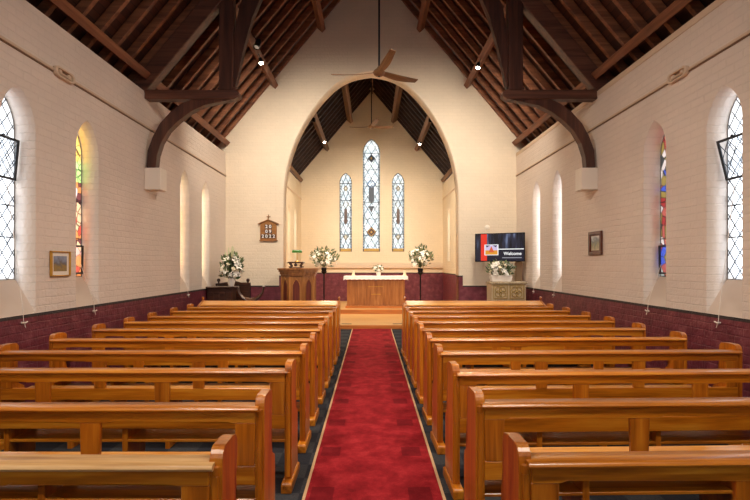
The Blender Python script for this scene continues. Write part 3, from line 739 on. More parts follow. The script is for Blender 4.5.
# ------------------------------------------------------------------ chancel furniture
A = thing('altar', 'panelled wooden altar table below the three lancet windows', 'altar', (0.15, 15.95, 0.236))
obj('body', box(NB(), -0.90, 0.90, -0.27, 0.33, 0.06, 0.93), ALTW, A)
obj('plinth', box(NB(), -0.95, 0.95, -0.32, 0.36, 0.0, 0.07), RISER, A, bevel=0.008)
for xa in (-0.90, -0.31, 0.28, 0.87):
    obj('pilaster', box(NB(), xa-0.0, xa+0.035, -0.292, -0.268, 0.07, 0.93), ALTW, A, bevel=0.004)
for xa, xb in ((-0.865, -0.31), (-0.275, 0.28), (0.315, 0.87)):
    bm = NB()
    for k in range(7):
        w_ = (xb-xa)/7; box(bm, xa+k*w_+0.004, xa+(k+1)*w_-0.004, -0.282, -0.266, 0.10, 0.90)
    obj('panel', bm, ALTW, A)
ln = [(0.66, 0.46), (0.42, 0.28)]
for z, w_ in ln:
    bm = NB(); k = -w_/2; 
    while k < w_/2:
        q = random.choice((0.012, 0.018, 0.014)); box(bm, k, k+q, -0.287, -0.282, z, z+random.choice((0.02, 0.026))); k += q+0.008
    obj('gilt_lettering', bm, GOLD, A)
bm = NB(); prism(bm, [(-0.99, 0.93), (-0.99, 0.985), (0.99, 0.985), (0.99, 0.93)], 'y', -0.34, 0.38)
obj('table_top', bm, ALTW, A, bevel=0.004)
bm = NB(); xs = [(-1.0 + 2.0*k/40) for k in range(41)]
ta = [bm.verts.new((x, -0.35, 0.995)) for x in xs]; tb = [bm.verts.new((x, 0.39, 0.995)) for x in xs]
lo = [bm.verts.new((x, -0.357+0.008*math.sin(k*1.3), 0.895+0.006*math.sin(k*2.1))) for k, x in enumerate(xs)]
for k in range(40): bm.faces.new((ta[k], ta[k+1], tb[k+1], tb[k])); bm.faces.new((lo[k], lo[k+1], ta[k+1], ta[k]))
for s, k in ((-1, 0), (1, 40)):
    e1 = bm.verts.new((s*1.01, -0.35, 0.87)); e2 = bm.verts.new((s*1.01, 0.39, 0.87)); bm.faces.new((ta[k], tb[k], e2, e1))
cl = obj('altar_cloth', bm, CLOTH); cl.location = (0.15, 15.95, 0.236)
md = cl.modifiers.new('thick', 'SOLIDIFY'); md.thickness = 0.006; md.offset = 1
tag(cl, 'white cloth laid over the altar top', 'cloth')
for x, lb in ((-0.72, 'short ivory candle on the altar, left end'), (0.94, 'short ivory candle on the altar, right end')):
    K = thing('candle', lb, 'candle', (0.15+x*0.98+0.0, 15.85, 1.2385), 0, 'candles on the altar')
    bm = NB(); lathe(bm, [(0, 0), (0.055, 0), (0.06, 0.02), (0.05, 0.04), (0.042, 0.045), (0, 0.045)], n=16); obj('holder', bm, IVORY, K, smooth=True)
    bm = NB(); lathe(bm, [(0, 0.045), (0.042, 0.045), (0.042, 0.16), (0.028, 0.168), (0, 0.168)], n=16); obj('wax', bm, IVORY, K, smooth=True)
    bm = NB(); tube(bm, [(0, 0, 0.165), (0.002, 0, 0.19)], 0.002, 5); obj('wick', bm, BLACKM, K)

def blossom_mesh(r, kind):
    bm = NB(); n = 6 if kind == 'lily' else 11
    for k in range(n):
        a = 2*PI*k/n + random.uniform(-.15, .15); lift = random.uniform(0.25, 0.6) if kind == 'lily' else random.uniform(0.1, 1.2)
        rr = r*(1 if kind == 'lily' else random.uniform(0.6, 1)); w = rr*(0.28 if kind == 'lily' else 0.45)
        d = Vector((math.cos(a), math.sin(a), 0)); s = Vector((-math.sin(a), math.cos(a), 0))
        P = [Vector((0, 0, 0)), d*rr*0.5*math.cos(lift)+Vector((0, 0, rr*0.5*math.sin(lift)*1.4)), d*rr*math.cos(lift*0.6)+Vector((0, 0, rr*math.sin(lift)*0.8))]
        v = [bm.verts.new(P[0]-s*w*0.2), bm.verts.new(P[0]+s*w*0.2), bm.verts.new(P[1]+s*w), bm.verts.new(P[2]), bm.verts.new(P[1]-s*w)]
        bm.faces.new(v)
    ball(bm, (0, 0, r*0.18), r*0.16, 6)
    return bm
BL = []
for i, (kd, mt, r) in enumerate((('lily', PETAL, 0.105), ('rose', PETAL, 0.08), ('rose', PETAL2, 0.065))):
    o = obj('tmp', blossom_mesh(r, kd), mt); BL.append(o.data); bpy.data.objects.remove(o)
def arrangement(name, label, loc, centre, radii, nb, nl, vase_fn, spikes=0, scale=1.0, group=None):
    T = thing(name, label, 'flowers', loc, 0, group)
    vase_fn(T)
    C = Vector(centre); root = C - Vector((0, 0, radii[2]*0.95))
    bm = NB(); bm2 = NB()
    for k in range(nl):
        d = Vector((random.gauss(0, 1), random.gauss(0, 1), random.gauss(0, 1))).normalized(); f = random.uniform(0.45, 1.05)
        p = C + Vector((d.x*radii[0]*f, d.y*radii[1]*f, d.z*radii[2]*f))
        out = (p-root).normalized(); s = out.cross(Vector((random.uniform(-1, 1), random.uniform(-1, 1), 0.3))).normalized()
        L = random.uniform(0.07, 0.14)*scale; w = L*random.uniform(0.16, 0.28); up = s.cross(out)
        b = bm if random.random() < 0.6 else bm2
        P = [p, p+out*L*0.5+s*w+up*0.01, p+out*L-up*0.02, p+out*L*0.5-s*w+up*0.01]
        b.faces.new([b.verts.new(x) for x in P])
        if k % 5 == 0: tube(bm, [root, (root+p)/2+Vector((0, 0, 0.02)), p], 0.004, 4)
    obj('foliage', bm, LEAF, T); obj('foliage', bm2, LEAF2, T)
    for k in range(nb):
        # even spread of directions on the upper, camera-facing and rear sides
        z = 1 - 1.75*(k+0.5)/nb; a = k*2.39996 + random.uniform(-.3, .3); q = math.sqrt(max(0, 1-z*z))
        d = Vector((q*math.cos(a), q*math.sin(a), z))
        p = C + Vector((d.x*radii[0], d.y*radii[1], d.z*radii[2]))*random.uniform(0.78, 1.0)
        o = bpy.data.objects.new('blossom', BL[random.choice((0, 0, 1, 1, 2))]); COL.objects.link(o); o.parent = T; o.location = p
        dd = (p-root).normalized()*0.6 + d*0.6; o.rotation_mode = 'QUATERNION'; o.rotation_quaternion = dd.to_track_quat('Z', 'Y'); s = scale*random.uniform(0.85, 1.2); o.scale = (s, s, s)
    if spikes:
        bm = NB()
        for k in range(spikes):
            a = random.uniform(0, 2*PI); t = random.uniform(0.1, 0.5)
            p1 = C + Vector((math.cos(a)*radii[0]*t*1.3, math.sin(a)*radii[1]*t, radii[2]*random.uniform(1.2, 1.75)))
            tube(bm, [root, (root+p1)/2, p1], 0.004, 4)
            for q in range(9):
                pp = p1 + (root-p1)*q*0.03; ball(bm, pp+Vector((random.uniform(-.012, .012), random.uniform(-.012, .012), 0)), 0.012+0.0015*q, 6)
        obj('spike', bm, simple('pale green bud', RGB(206, 208, 170), 0.6), T)
    return T
def stand_vase(h):
    def f(T):
        bm = NB(); lathe(bm, [(0, 0), (0.17, 0), (0.17, 0.02), (0.03, 0.05), (0.022, 0.1), (0.022, h-0.12), (0.05, h-0.09), (0.10, h-0.03), (0.10, h-0.012), (0, h-0.012)], n=16); obj('stand', bm, BLACKM, T, smooth=True)
        bm = NB(); lathe(bm, [(0, h-0.01), (0.075, h-0.01), (0.095, h+0.06), (0.085, h+0.12), (0, h+0.12)], n=16); obj('bowl', bm, BLACKM, T, smooth=True)
    return f
arrangement('flower_stand', 'ball of white flowers on a tall dark stand by the pulpit', (-1.56, 16.6, 0.236), (0, 0, 1.58), (0.46, 0.38, 0.32), 40, 300, stand_vase(1.15), group='white flowers on stands flanking the altar')
arrangement('flower_stand', 'round white flowers on a dark stand beside the right chancel wall', (1.64, 16.6, 0.236), (0, 0, 1.60), (0.37, 0.35, 0.36), 46, 260, stand_vase(1.12), group='white flowers on stands flanking the altar')
def pot(r, h, mat=VASE):
    def f(T):
        bm = NB(); lathe(bm, [(0, 0), (r*0.7, 0), (r, h*0.5), (r*0.85, h), (r*0.7, h), (0, h*0.95)], n=18); obj('vase', bm, mat, T, smooth=True)
    return f
arrangement('posy', 'small cream posy in the middle of the altar cloth', (0.24, 15.9, 1.2385), (0, 0, 0.22), (0.16, 0.12, 0.10), 20, 50, pot(0.075, 0.14), scale=0.7)
def trough(T):
    bm = NB(); prism(bm, [(-0.22, 0), (0.22, 0), (0.25, 0.15), (-0.25, 0.15)], 'y', -0.1, 0.1); obj('trough', bm, VASE, T, bevel=0.01)

# carved chest / font by the television
F = thing('carved_chest', 'carved stone-coloured chest with quatrefoil panels below the television', 'chest', (3.18, 11.75, 0))
obj('body', box(NB(), -0.40, 0.40, -0.20, 0.26, 0.0, 1.15), OAKC, F, bevel=0.01)
obj('lid', box(NB(), -0.42, 0.42, -0.23, 0.28, 1.15, 1.20), OAKC, F, bevel=0.012, seg=2)
for x in (-0.19, 0.19):
    bm = NB()
    for a in range(4):
        c = (x + 0.065*math.cos(a*PI/2+PI/4), 0.97+0.065*math.sin(a*PI/2+PI/4)); P = [Vector((c[0]+0.07*math.cos(2*PI*k/14), -0.205, c[1]+0.07*math.sin(2*PI*k/14))) for k in range(15)]
        tube(bm, P, 0.012, 6)
    q = 0.155
    for P in (((x-q, 0.97-q), (x+q, 0.97-q)), ((x-q, 0.97+q), (x+q, 0.97+q)), ((x-q, 0.97-q), (x-q, 0.97+q)), ((x+q, 0.97-q), (x+q, 0.97+q))):
        beam(bm, (P[0][0], -0.205, P[0][1]), (P[1][0], -0.205, P[1][1]), (0, 1, 0), 0.02, 0.02)
    ball(bm, (x, -0.205, 0.97), 0.028)
    obj('quatrefoil', bm, simple('gilded carving', RGB(164, 136, 78), 0.5), F)
obj('base_moulding', box(NB(), -0.43, 0.43, -0.24, 0.28, 0.0, 0.1), OAKC, F, bevel=0.01)
arrangement('flower_trough', 'white flowers in a white trough on the carved chest', (3.04, 11.72, 1.201), (0, 0, 0.28), (0.30, 0.17, 0.19), 36, 120, trough, scale=0.9)
obj_pillar = NB(); box(obj_pillar, -0.07, 0.07, -0.07, 0.07, 0.0, 1.75)
tag(obj('timber_post', obj_pillar, simple('weathered post', RGB(178, 152, 122), 0.7), bevel=0.008), 'pale square post in the corner behind the television', 'post').location = (3.62, 12.3, 0)

# television on the wall
TV = thing('television', 'wall-mounted television showing a black and red Welcome slide', 'television', (3.10, 12.08, 2.015), math.radians(-28))
obj('casing', box(NB(), -0.60, 0.60, 0.0, 0.045, -0.345, 0.345), BLACKM, TV, bevel=0.006)
def screen_mat(name, col, s=1.0):
    return simple(name, (0.005, 0.005, 0.005, 1), 0.2, emit=col, es=s)
def rect(name, x0, x1, z0, z1, y, mat): 
    bm = NB(); bm.faces.new([bm.verts.new(p) for p in ((x0, y, z0), (x1, y, z0), (x1, y, z1), (x0, y, z1))]); return obj(name, bm, mat, SC)
m, nt, b = newmat('screen picture'); tc = N(nt, 'ShaderNodeTexCoord'); nz = N(nt, 'ShaderNodeTexNoise'); nz.inputs['Scale'].default_value = 1.0
mp = N(nt, 'ShaderNodeMapping'); mp.inputs['Scale'].default_value = (9, 1, 1.5); nt.links.new(tc.outputs['Object'], mp.inputs[0]); nt.links.new(mp.outputs[0], nz.inputs[0])
cc_ = ramp(nt, nz.outputs[0], [(0.42, RGB(14, 14, 24)), (0.58, RGB(40, 44, 66)), (0.72, RGB(104, 116, 146))])
b.inputs['Base Color'].default_value = (0.005,)*3+(1,); nt.links.new(cc_, b.inputs['Emission Color']); b.inputs['Emission Strength'].default_value = 1.0; b.inputs['Roughness'].default_value = 0.2
bm = NB(); bm.faces.new([bm.verts.new(p) for p in ((-0.58, -0.002, -0.325), (0.58, -0.002, -0.325), (0.58, -0.002, 0.325), (-0.58, -0.002, 0.325))])
SC = obj('screen', bm, m, TV)
rect('lower_band', -0.58, 0.58, -0.325, -0.05, -0.004, screen_mat('screen navy', RGB(20, 22, 40)))
rect('red_bar', -0.45, -0.30, -0.325, 0.325, -0.006, screen_mat('screen red', RGB(226, 50, 30)))
rect('white_line', -0.05, 0.58, -0.055, -0.035, -0.007, screen_mat('screen white', RGB(250, 250, 250)))
rect('photo_border', -0.36, -0.02, -0.19, 0.07, -0.008, bpy.data.materials['screen white'])
rect('photo_sky', -0.34, -0.04, -0.07, 0.055, -0.010, screen_mat('screen lilac', RGB(206, 190, 222)))
rect('photo_ground', -0.34, -0.04, -0.175, -0.07, -0.010, screen_mat('screen amber', RGB(222, 150, 44)))
bm = NB(); prism(bm, [(-0.26, -0.12), (-0.12, -0.12), (-0.19, 0.03)], 'y', -0.0135, -0.0115); obj('photo_gable', bm, screen_mat('screen brick', RGB(214, 92, 50)), SC)
bm = NB(); prism(bm, [(-0.33, 0.05), (-0.22, 0.05), (-0.30, 0.0)], 'y', -0.0135, -0.0115); prism(bm, [(-0.16, 0.05), (-0.05, 0.05), (-0.08, 0.0)], 'y', -0.0135, -0.0115); obj('photo_trees', bm, screen_mat('screen dark', RGB(60, 60, 90)), SC)
ROTX = Matrix.Rotation(PI/2, 4, 'X')
text_mesh('Welcome', 0.105, bpy.data.materials['screen white'], 'lettering', SC, (0.315, -0.008, -0.155), ROTX, 0.0008, bold=0.002)
rect('small_print', 0.07, 0.53, -0.262, -0.243, -0.008, screen_mat('screen grey text', RGB(150, 150, 160)))
bm = NB(); tube(bm, [(0.0, 0.045, 0), (0.05, 0.2, 0), (0.25, 0.42, 0)], 0.02); obj('bracket', bm, BLACKM, TV)
bm = NB(); lathe(bm, [(0, 0), (0.06, 0), (0.065, 0.012), (0.05, 0.022), (0, 0.022)], n=18)
s = obj('wall_sensor', bm, WH, smooth=True); s.rotation_euler = (PI/2, 0, 0); s.location = (3.0, YG, 2.56); tag(s, 'small round white sensor on the wall above the television', 'sensor')

# hymn board with the date
H = thing('hymn_board', 'wooden house-shaped hymn board with white numerals and a cross', 'board', (-2.64, YG-0.002, 2.49))
H.scale = (0.98, 1, 0.92)
bm = NB(); prism(bm, [(-0.215, -0.29), (0.215, -0.29), (0.215, 0.17), (0.0, 0.27), (-0.215, 0.17)], 'y', -0.04, 0.0); obj('board', bm, BOARDW, H, bevel=0.004)
for s in (-1, 1):
    bm = NB(); beam(bm, (s*-0.0, -0.035, 0.285), (s*0.27, -0.035, 0.165), (0, 1, 0), 0.075, 0.022); obj('gable_rail', bm, BOARDW, H)
bm = NB(); box(bm, -0.235, 0.235, -0.055, 0.0, -0.31, -0.285); obj('base_rail', bm, BOARDW, H)
bm = NB(); box(bm, -0.009, 0.009, -0.035, -0.017, 0.29, 0.43); box(bm, -0.05, 0.05, -0.036, -0.018, 0.365, 0.383); obj('cross', bm, BOARDW, H)
NUMB = simple('number card', RGB(24, 22, 26), 0.6); NUMW = simple('white numeral', RGB(246, 246, 246), 0.6)
for zz, tx in ((0.09, '20'), (-0.045, '09'), (-0.18, '2022')):
    n = len(tx)
    for k, ch in enumerate(tx):
        x = (k-(n-1)/2)*0.096
        c_ = obj('number_card', box(NB(), x-0.044, x+0.044, -0.046, -0.0405, zz-0.055, zz+0.055), NUMB, H)
        text_mesh(ch, 0.125, NUMW, 'numeral', c_, (x, -0.0475, zz), ROTX, 0.001, bold=0.003)

# pulpit
P_ = thing('pulpit', 'octagonal wooden pulpit with pointed-arch panels left of the chancel step', 'pulpit', (-1.78, 12.3, 0.0), PI/8)
def octo(r, z0, z1, bm=None):
    bm = bm or NB(); prism(bm, [(r*math.cos(PI/4*k), r*math.sin(PI/4*k)) for k in range(8)], 'z', z0, z1); return bm
obj('base', octo(0.46, 0.0, 0.14), PULW, P_, bevel=0.01)
obj('body', octo(0.42, 0.14, 1.32), PULW, P_)
bm = octo(0.445, 1.32, 1.36); octo(0.47, 1.36, 1.42, bm); octo(0.50, 1.42, 1.47, bm); octo(0.53, 1.47, 1.51, bm); obj('cornice', bm, PULW, P_, bevel=0.004)
for k in range(8):
    a = PI/4*k + PI/8; ap_ = 0.42*math.cos(PI/8); n = Vector((math.cos(a), math.sin(a), 0)); s = Vector((-n.y, n.x, 0))
    bm = plate_mesh(lancet(0, 0.25, 1.05, 1.24, 0.085), [], 0.006, lambda u_, v_, w_: n*(ap_-0.001+w_)+s*u_+Vector((0, 0, v_))); obj('arch_panel', bm, PULDK, P_)
    o1 = lancet(0, 0.24, 1.05, 1.265, 0.105); i1 = lancet(0, 0.25, 1.05, 1.24, 0.085)
    bm = plate_mesh(o1, [i1], 0.022, lambda u_, v_, w_: n*(ap_-0.001+w_)+s*u_+Vector((0, 0, v_))); obj('arch_moulding', bm, PULW, P_)
    v = Vector((0.42*math.cos(PI/4*k), 0.42*math.sin(PI/4*k), 0))
    bm = NB(); tube(bm, [v+Vector((0, 0, 0.14)), v+Vector((0, 0, 1.32))], 0.022, 8); obj('corner_post', bm, PULW, P_, smooth=True)
B_ = thing('book_stand', 'dark carved book stand on top of the pulpit', 'stand', (-1.82, 12.18, 1.511))
bm = NB(); prism(bm, [(-0.21, 0.12), (0.21, 0.12), (0.17, 0.155), (-0.17, 0.155)], 'y', -0.16, 0.14); obj('ledge', bm, DARKW, B_, bevel=0.005)
for x in (-0.15, 0.15):
    bm = NB(); tube(bm, [(x*1.1, -0.1, 0.024), (x*0.7, -0.1, 0.05), (x, -0.1, 0.12)], 0.02, 8); tube(bm, [(x*1.1, 0.1, 0.024), (x*0.7, 0.1, 0.05), (x, 0.1, 0.12)], 0.02, 8); obj('foot', bm, DARKW, B_)
bm = NB(); box(bm, -0.14, 0.14, -0.10, 0.10, 0.0, 0.02); ball(bm, (0, -0.1, 0.08), 0.04); obj('base', bm, DARKW, B_)
L_ = thing('desk_lamp', 'green-shaded brass desk lamp on the pulpit book stand', 'lamp', (-1.80, 12.18, 1.666))
bm = NB(); lathe(bm, [(0, 0), (0.055, 0), (0.05, 0.015), (0.012, 0.03), (0.009, 0.05), (0.009, 0.24), (0, 0.24)], n=16); obj('stem', bm, GOLD, L_, smooth=True)
bm = NB(); prism(bm, [(-0.045, 0.22), (-0.05, 0.24), (-0.035, 0.275), (0, 0.29), (0.035, 0.275), (0.05, 0.24), (0.045, 0.22), (0.03, 0.255), (0, 0.265), (-0.03, 0.255)], 'x', -0.115, 0.115)
obj('lamp_shade', bm, simple('green glass shade', RGB(60, 120, 40), 0.15), L_, smooth=True)

# dark stall, desk and chair in the left corner
ST = thing('clergy_stall', 'dark wooden stall back with ball finials against the left corner', 'stall', (-3.70, 11.95, 0))
obj('back_panel', box(NB(), 0.0, 0.82, -0.03, 0.02, 0.0, 1.13), DARKW, ST)
bm = NB(); prism(bm, [(0.0, 1.12), (0.82, 1.12), (0.82, 1.17), (0.6, 1.17), (0.5, 1.20), (0.36, 1.20), (0.1, 1.15), (0.0, 1.15)], 'y', -0.05, 0.03); obj('crest_rail', bm, DARKW, ST, bevel=0.006)
for x in (0.06, 0.42, 0.76):
    bm = NB(); lathe(bm, [(0, 1.15), (0.02, 1.15), (0.018, 1.18), (0.038, 1.205), (0.042, 1.23), (0.03, 1.26), (0, 1.27)], (x, 0, 0), 14); obj('finial', bm, DARKW, ST, smooth=True)
bm = NB()
for x in (0.0, 0.77): box(bm, x, x+0.05, -0.05, 0.03, 0, 1.14)
obj('stile', bm, DARKW, ST)
DK = thing('reading_desk', 'dark panelled reading desk in the left corner carrying the tall flowers', 'desk', (-3.70, 11.30, 0))
obj('body', box(NB(), 0.0, 0.56, 0.0, 0.36, 0.0, 1.06), DARKW, DK, bevel=0.005)
obj('desk_top', box(NB(), -0.03, 0.57, -0.04, 0.40, 1.06, 1.10), DARKW, DK, bevel=0.01)
for k in range(4): obj('panel', box(NB(), 0.03+k*0.13, 0.14+k*0.13, -0.012, 0.0, 0.12, 0.98), DARKW, DK, bevel=0.004)
arrangement('flower_arrangement', 'tall white lilies and greenery in a white vase on the dark corner desk', (-3.22, 11.52, 1.10), (0, 0, 0.42), (0.24, 0.19, 0.29), 38, 240, pot(0.085, 0.2), spikes=6)
CH = thing('carved_chair', 'dark curved X-framed chair beside the corner reading desk', 'chair', (-2.72, 11.3, 0), math.radians(12))
for y in (-0.2, 0.2):
    for s in (-1, 1):
        bm = NB(); tube(bm, [(s*0.28, y, 0.0), (s*0.20, y, 0.25), (s*0.08, y, 0.52), (-s*0.06, y, 0.76), (-s*0.18, y, 0.86), (-s*0.26, y, 0.96), (-s*0.29, y, 1.08)], [0.026, 0.024, 0.028, 0.030, 0.026, 0.024, 0.026], 8); obj('crossed_leg', bm, DARKW, CH, smooth=True)
    bm = NB(); ball(bm, (0, y-0.03, 0.70), 0.05); obj('boss', bm, DARKW, CH, smooth=True)
bm = NB(); prism(bm, [(-0.25, 0.92), (-0.14, 0.83), (0, 0.80), (0.14, 0.83), (0.25, 0.92), (0.25, 0.945), (0.14, 0.86), (0, 0.83), (-0.14, 0.86), (-0.25, 0.945)], 'y', -0.19, 0.19); obj('seat', bm, simple('worn brown leather', RGB(112, 76, 54), 0.6), CH)
for s in (-1, 1): obj('arm', box(NB(), s*0.29-0.03, s*0.29+0.03, -0.25, 0.23, 1.08, 1.11), DARKW, CH, bevel=0.008)

# ------------------------------------------------------------------ pictures
def picture(side, y, z0, z1, w, fmat, t, label, artmat, lean):
    sg = side
    T = thing('framed_picture', label, 'picture', (sg*(XW-0.002), y, (z0+z1)/2)); h = (z1-z0)/2
    a = w/2
    bm = NB()
    def P(x, u_, v_): return (-sg*(x), u_, v_)
    for q in (((-a, -h), (a, -h+t)), ((-a, h-t), (a, h)), ((-a, -h+t), (-a+t, h-t)), ((a-t, -h+t), (a, h-t))):
        (u0, v0), (u1, v1) = q; x0, x1 = sorted((0.0, -sg*0.035)); box(bm, x0, x1, u0, u1, v0, v1)
    obj('frame', bm, fmat, T, bevel=0.004)
    x0, x1 = sorted((0.0, -sg*0.012)); obj('mount', box(NB(), x0, x1, -a+t, a-t, -h+t, h-t), WH if t < 0.03 else FRAMEW, T)
    q = 0.045 if t < 0.03 else 0.02
    x0, x1 = sorted((-sg*0.010, -sg*0.015)); obj('artwork', box(NB(), x0, x1, -a+t+q, a-t-q, -h+t+q, h-t-q), artmat, T)
    return T
def art(name, cols, sc):
    m, nt, b = newmat(name); tc = N(nt, 'ShaderNodeTexCoord'); nz = N(nt, 'ShaderNodeTexNoise'); nz.inputs['Scale'].default_value = sc; nz.inputs['Detail'].default_value = 4; nt.links.new(tc.outputs['Object'], nz.inputs[0])
    sx = N(nt, 'ShaderNodeSeparateXYZ'); nt.links.new(tc.outputs['Object'], sx.inputs[0])
    f = mathn(nt, 'ADD', mathn(nt, 'MULTIPLY', nz.outputs[0], 0.55), mathn(nt, 'ADD', mathn(nt, 'MULTIPLY', sx.outputs[2], 2.2), 0.25))
    nt.links.new(ramp(nt, f, cols), b.inputs['Base Color']); b.inputs['Roughness'].default_value = 0.4; return m
picture(-1, 6.01, 1.46, 1.76, 0.37, GOLD, 0.014, 'gilt-framed small landscape print on the left wall between two windows', art('landscape print', [(0.2, RGB(120, 112, 92)), (0.4, RGB(150, 122, 60)), (0.55, RGB(96, 92, 96)), (0.7, RGB(132, 142, 166)), (0.9, RGB(176, 180, 192))], 14), 0)
picture(1, 8.32, 1.76, 2.15, 0.47, FRAMEW, 0.055, 'brown-framed print on the right wall below the corbel box', art('pale print', [(0.2, RGB(206, 196, 170)), (0.45, RGB(150, 152, 120)), (0.6, RGB(120, 134, 140)), (0.75, RGB(200, 206, 208)), (0.9, RGB(228, 230, 226))], 16), 0)

# wall fittings on the conduit, window cords on their cleats
for sg in (-1, 1):
    T = thing('bulkhead_fitting', 'oblong metal bulkhead fitting on the %s wall conduit' % ('left' if sg < 0 else 'right'), 'light fitting', (sg*XW, 6.07, 3.9), 0, 'bulkhead fittings on the conduits')
    pts = []
    for k in range(17):
        a = -PI/2 + PI*k/16; pts.append((0.13+0.06*math.cos(a), 0.06*math.sin(a)))
    for k in range(17):
        a = PI/2 + PI*k/16; pts.append((-0.13+0.06*math.cos(a), 0.06*math.sin(a)))
    inn = [(u_*0.82, v_*0.68) for u_, v_ in pts]
    obj('rim', plate_mesh(pts, [inn], 0.05, lambda a, b, w_, sg=sg: (-sg*w_, a, b)), TRIM, T, bevel=0.006)
    obj('backplate', plate_mesh(inn, [], 0.012, lambda a, b, w_, sg=sg: (-sg*w_, a, b)), SHADE_TONE, T)
    bm = NB()
    for u_ in (-0.09, 0.09): ball(bm, (-sg*0.025, u_, 0.005), 0.03)
    tube(bm, [(-sg*0.02, -0.07, 0), (-sg*0.02, 0.07, 0)], 0.012, 8); obj('lamp_holder', bm, TRIM, T)
wl_ = {0: 'nearest clear window', 1: 'stained glass window', 2: 'third window', 3: 'last window'}
for sg in (-1, 1):
    for i, (c, w) in enumerate(SIDE):
        y = c + (0.05 if i == 0 else 0.12)
        T = thing('cord_cleat', 'white window cord and cleat under the %s on the %s wall' % (wl_[i], 'left' if sg < 0 else 'right'), 'cleat', (sg*XW, y, 0.97))
        bm = NB(); tube(bm, [(-sg*0.0, -0.0, 0), (-sg*0.03, 0, 0)], 0.01, 6); tube(bm, [(-sg*0.03, -0.045, 0.012), (-sg*0.03, 0, 0), (-sg*0.03, 0.045, 0.012)], 0.008, 6); obj('cleat', bm, CORD, T)
        zt = 2.5 if i == 0 else 1.6
        bm = NB(); tube(bm, [(sg*0.16, 0, zt-0.97), (-sg*0.012, 0, 0.13), (-sg*0.02, 0.0, 0.02), (-sg*0.035, 0.01, -0.05)], 0.0035, 5); obj('cord', bm, CORD, T)
# floor vents at the chancel step
for x, s in ((-0.62, 'left'), (0.68, 'right')):
    T = thing('floor_vent', 'dark slotted vent in the blond step, %s side' % s, 'vent', (x, 12.62, 0.1), 0, 'floor vents in the chancel step')
    obj('grille', box(NB(), -0.13, 0.13, -0.05, 0.05, 0.0, 0.004), IRON, T)
    bm = NB()
    for k in range(8): box(bm, -0.12+k*0.03, -0.105+k*0.03, -0.04, 0.04, 0.004, 0.007)
    obj('slat', bm, BLACKM, T)

# ------------------------------------------------------------------ fans
def fan(loc, ztop, label, R, angs, wmat=FANW, tilt=-16):
    T = thing('ceiling_fan', label, 'ceiling fan', loc)
    bm = NB(); tube(bm, [(0, 0, 0.05), (0, 0, ztop-loc[2])], 0.016, 10); obj('rod', bm, BLACKM, T)
    bm = NB(); lathe(bm, [(0, -0.05), (0.05, -0.045), (0.085, -0.02), (0.10, 0.01), (0.085, 0.04), (0.04, 0.075), (0.02, 0.11), (0, 0.11)], n=24); obj('hub', bm, FANW, T, smooth=True)
    bm = NB(); lathe(bm, [(0, -0.058), (0.02, -0.057), (0.022, -0.045), (0, -0.045)], n=12); obj('cap', bm, BLACKM, T)
    bm = NB(); lathe(bm, [(0, ztop-loc[2]-0.12), (0.03, ztop-loc[2]-0.12), (0.06, ztop-loc[2]-0.02), (0, ztop-loc[2]-0.02)], n=14); obj('ceiling_rose', bm, BLACKM, T)
    for a in angs:
        bm = NB(); rows = []
        n = 14
        for k in range(n+1):
            t = k/n; x = 0.05 + (R-0.05)*t; w = 0.036 + 0.018*math.sin(PI*min(1, t*1.1)) + 0.012*t
            if t > 0.93: w *= 0.93
            tw = math.radians(tilt - 8*(1-t)); z = 0.01 + 0.03*t - 0.02*math.sin(PI*t)
            rows.append([bm.verts.new((x, s*w*math.cos(tw), z + s*w*math.sin(tw) + dz)) for s in (-1, 0, 1) for dz in (0.0, 0.014)])
        for A_, B2 in zip(rows, rows[1:]):
            for i, j in ((0, 2), (2, 4), (4, 5), (5, 3), (3, 1), (1, 0)): bm.faces.new((A_[i], A_[j], B2[j], B2[i]))
        for r_ in (rows[0], rows[-1]): bm.faces.new([r_[i] for i in (0, 2, 4, 5, 3, 1)])
        o = obj('blade', bm, wmat, T, smooth=True); o.rotation_euler = (0, 0, math.radians(a))
fan((0.13, 8.0, 4.66), AP-0.12, 'large three-bladed wooden ceiling fan hanging in front of the arch', 0.79, (167, -76, 36))
fan((CX-0.02, 15.8, 5.95), CAP-0.1, 'small wooden ceiling fan inside the chancel', 0.72, (165, 285, 15))

# ------------------------------------------------------------------ spot lamps on the purlins
def spot(px, y, z, aim, label, power, lit=True, size=88, col=(1, 0.82, 0.60), sc=1.0):
    T = thing('spotlight', label, 'spotlight', (px, y, z))
    d = (Vector(aim) - Vector((px, y, z))).normalized(); q = d.to_track_quat('Z', 'Y').to_matrix().to_4x4()
    bm = NB(); lathe(bm, [(0, -0.10), (0.035, -0.10), (0.045, -0.08), (0.05, 0.05), (0.052, 0.055), (0.046, 0.055), (0.044, 0.0), (0, 0.0)], n=16); bmesh.ops.transform(bm, matrix=q @ Matrix.Scale(sc, 4), verts=bm.verts[:]); obj('can', bm, BLACKM, T, smooth=True)
    bm = NB(); lathe(bm, [(0, 0.04), (0.044, 0.04), (0.04, 0.046), (0, 0.05)], n=16); bmesh.ops.transform(bm, matrix=q @ Matrix.Scale(sc, 4), verts=bm.verts[:]); obj('lamp_face', bm, LAMPON if lit else simple('unlit lamp face', RGB(150, 150, 150), 0.2), T)
    bm = NB(); s = 1 if px > 0 else -1; tube(bm, [-d*0.06*sc, (s*0.03, 0, 0.12), (s*0.06, 0, 0.17)], 0.01, 6); obj('bracket', bm, BLACKM, T)
    if lit:
        l = bpy.data.lights.new('spot_beam', 'SPOT'); l.energy = power; l.spot_size = math.radians(size); l.spot_blend = 0.8; l.shadow_soft_size = 0.12; l.color = col
        o = bpy.data.objects.new('spot_beam', l); COL.objects.link(o); o.parent = T; o.location = d*0.09*sc; o.rotation_mode = 'QUATERNION'; o.rotation_quaternion = (-d).to_track_quat('Z', 'Y')
    return T
NP, CP = 220, 380
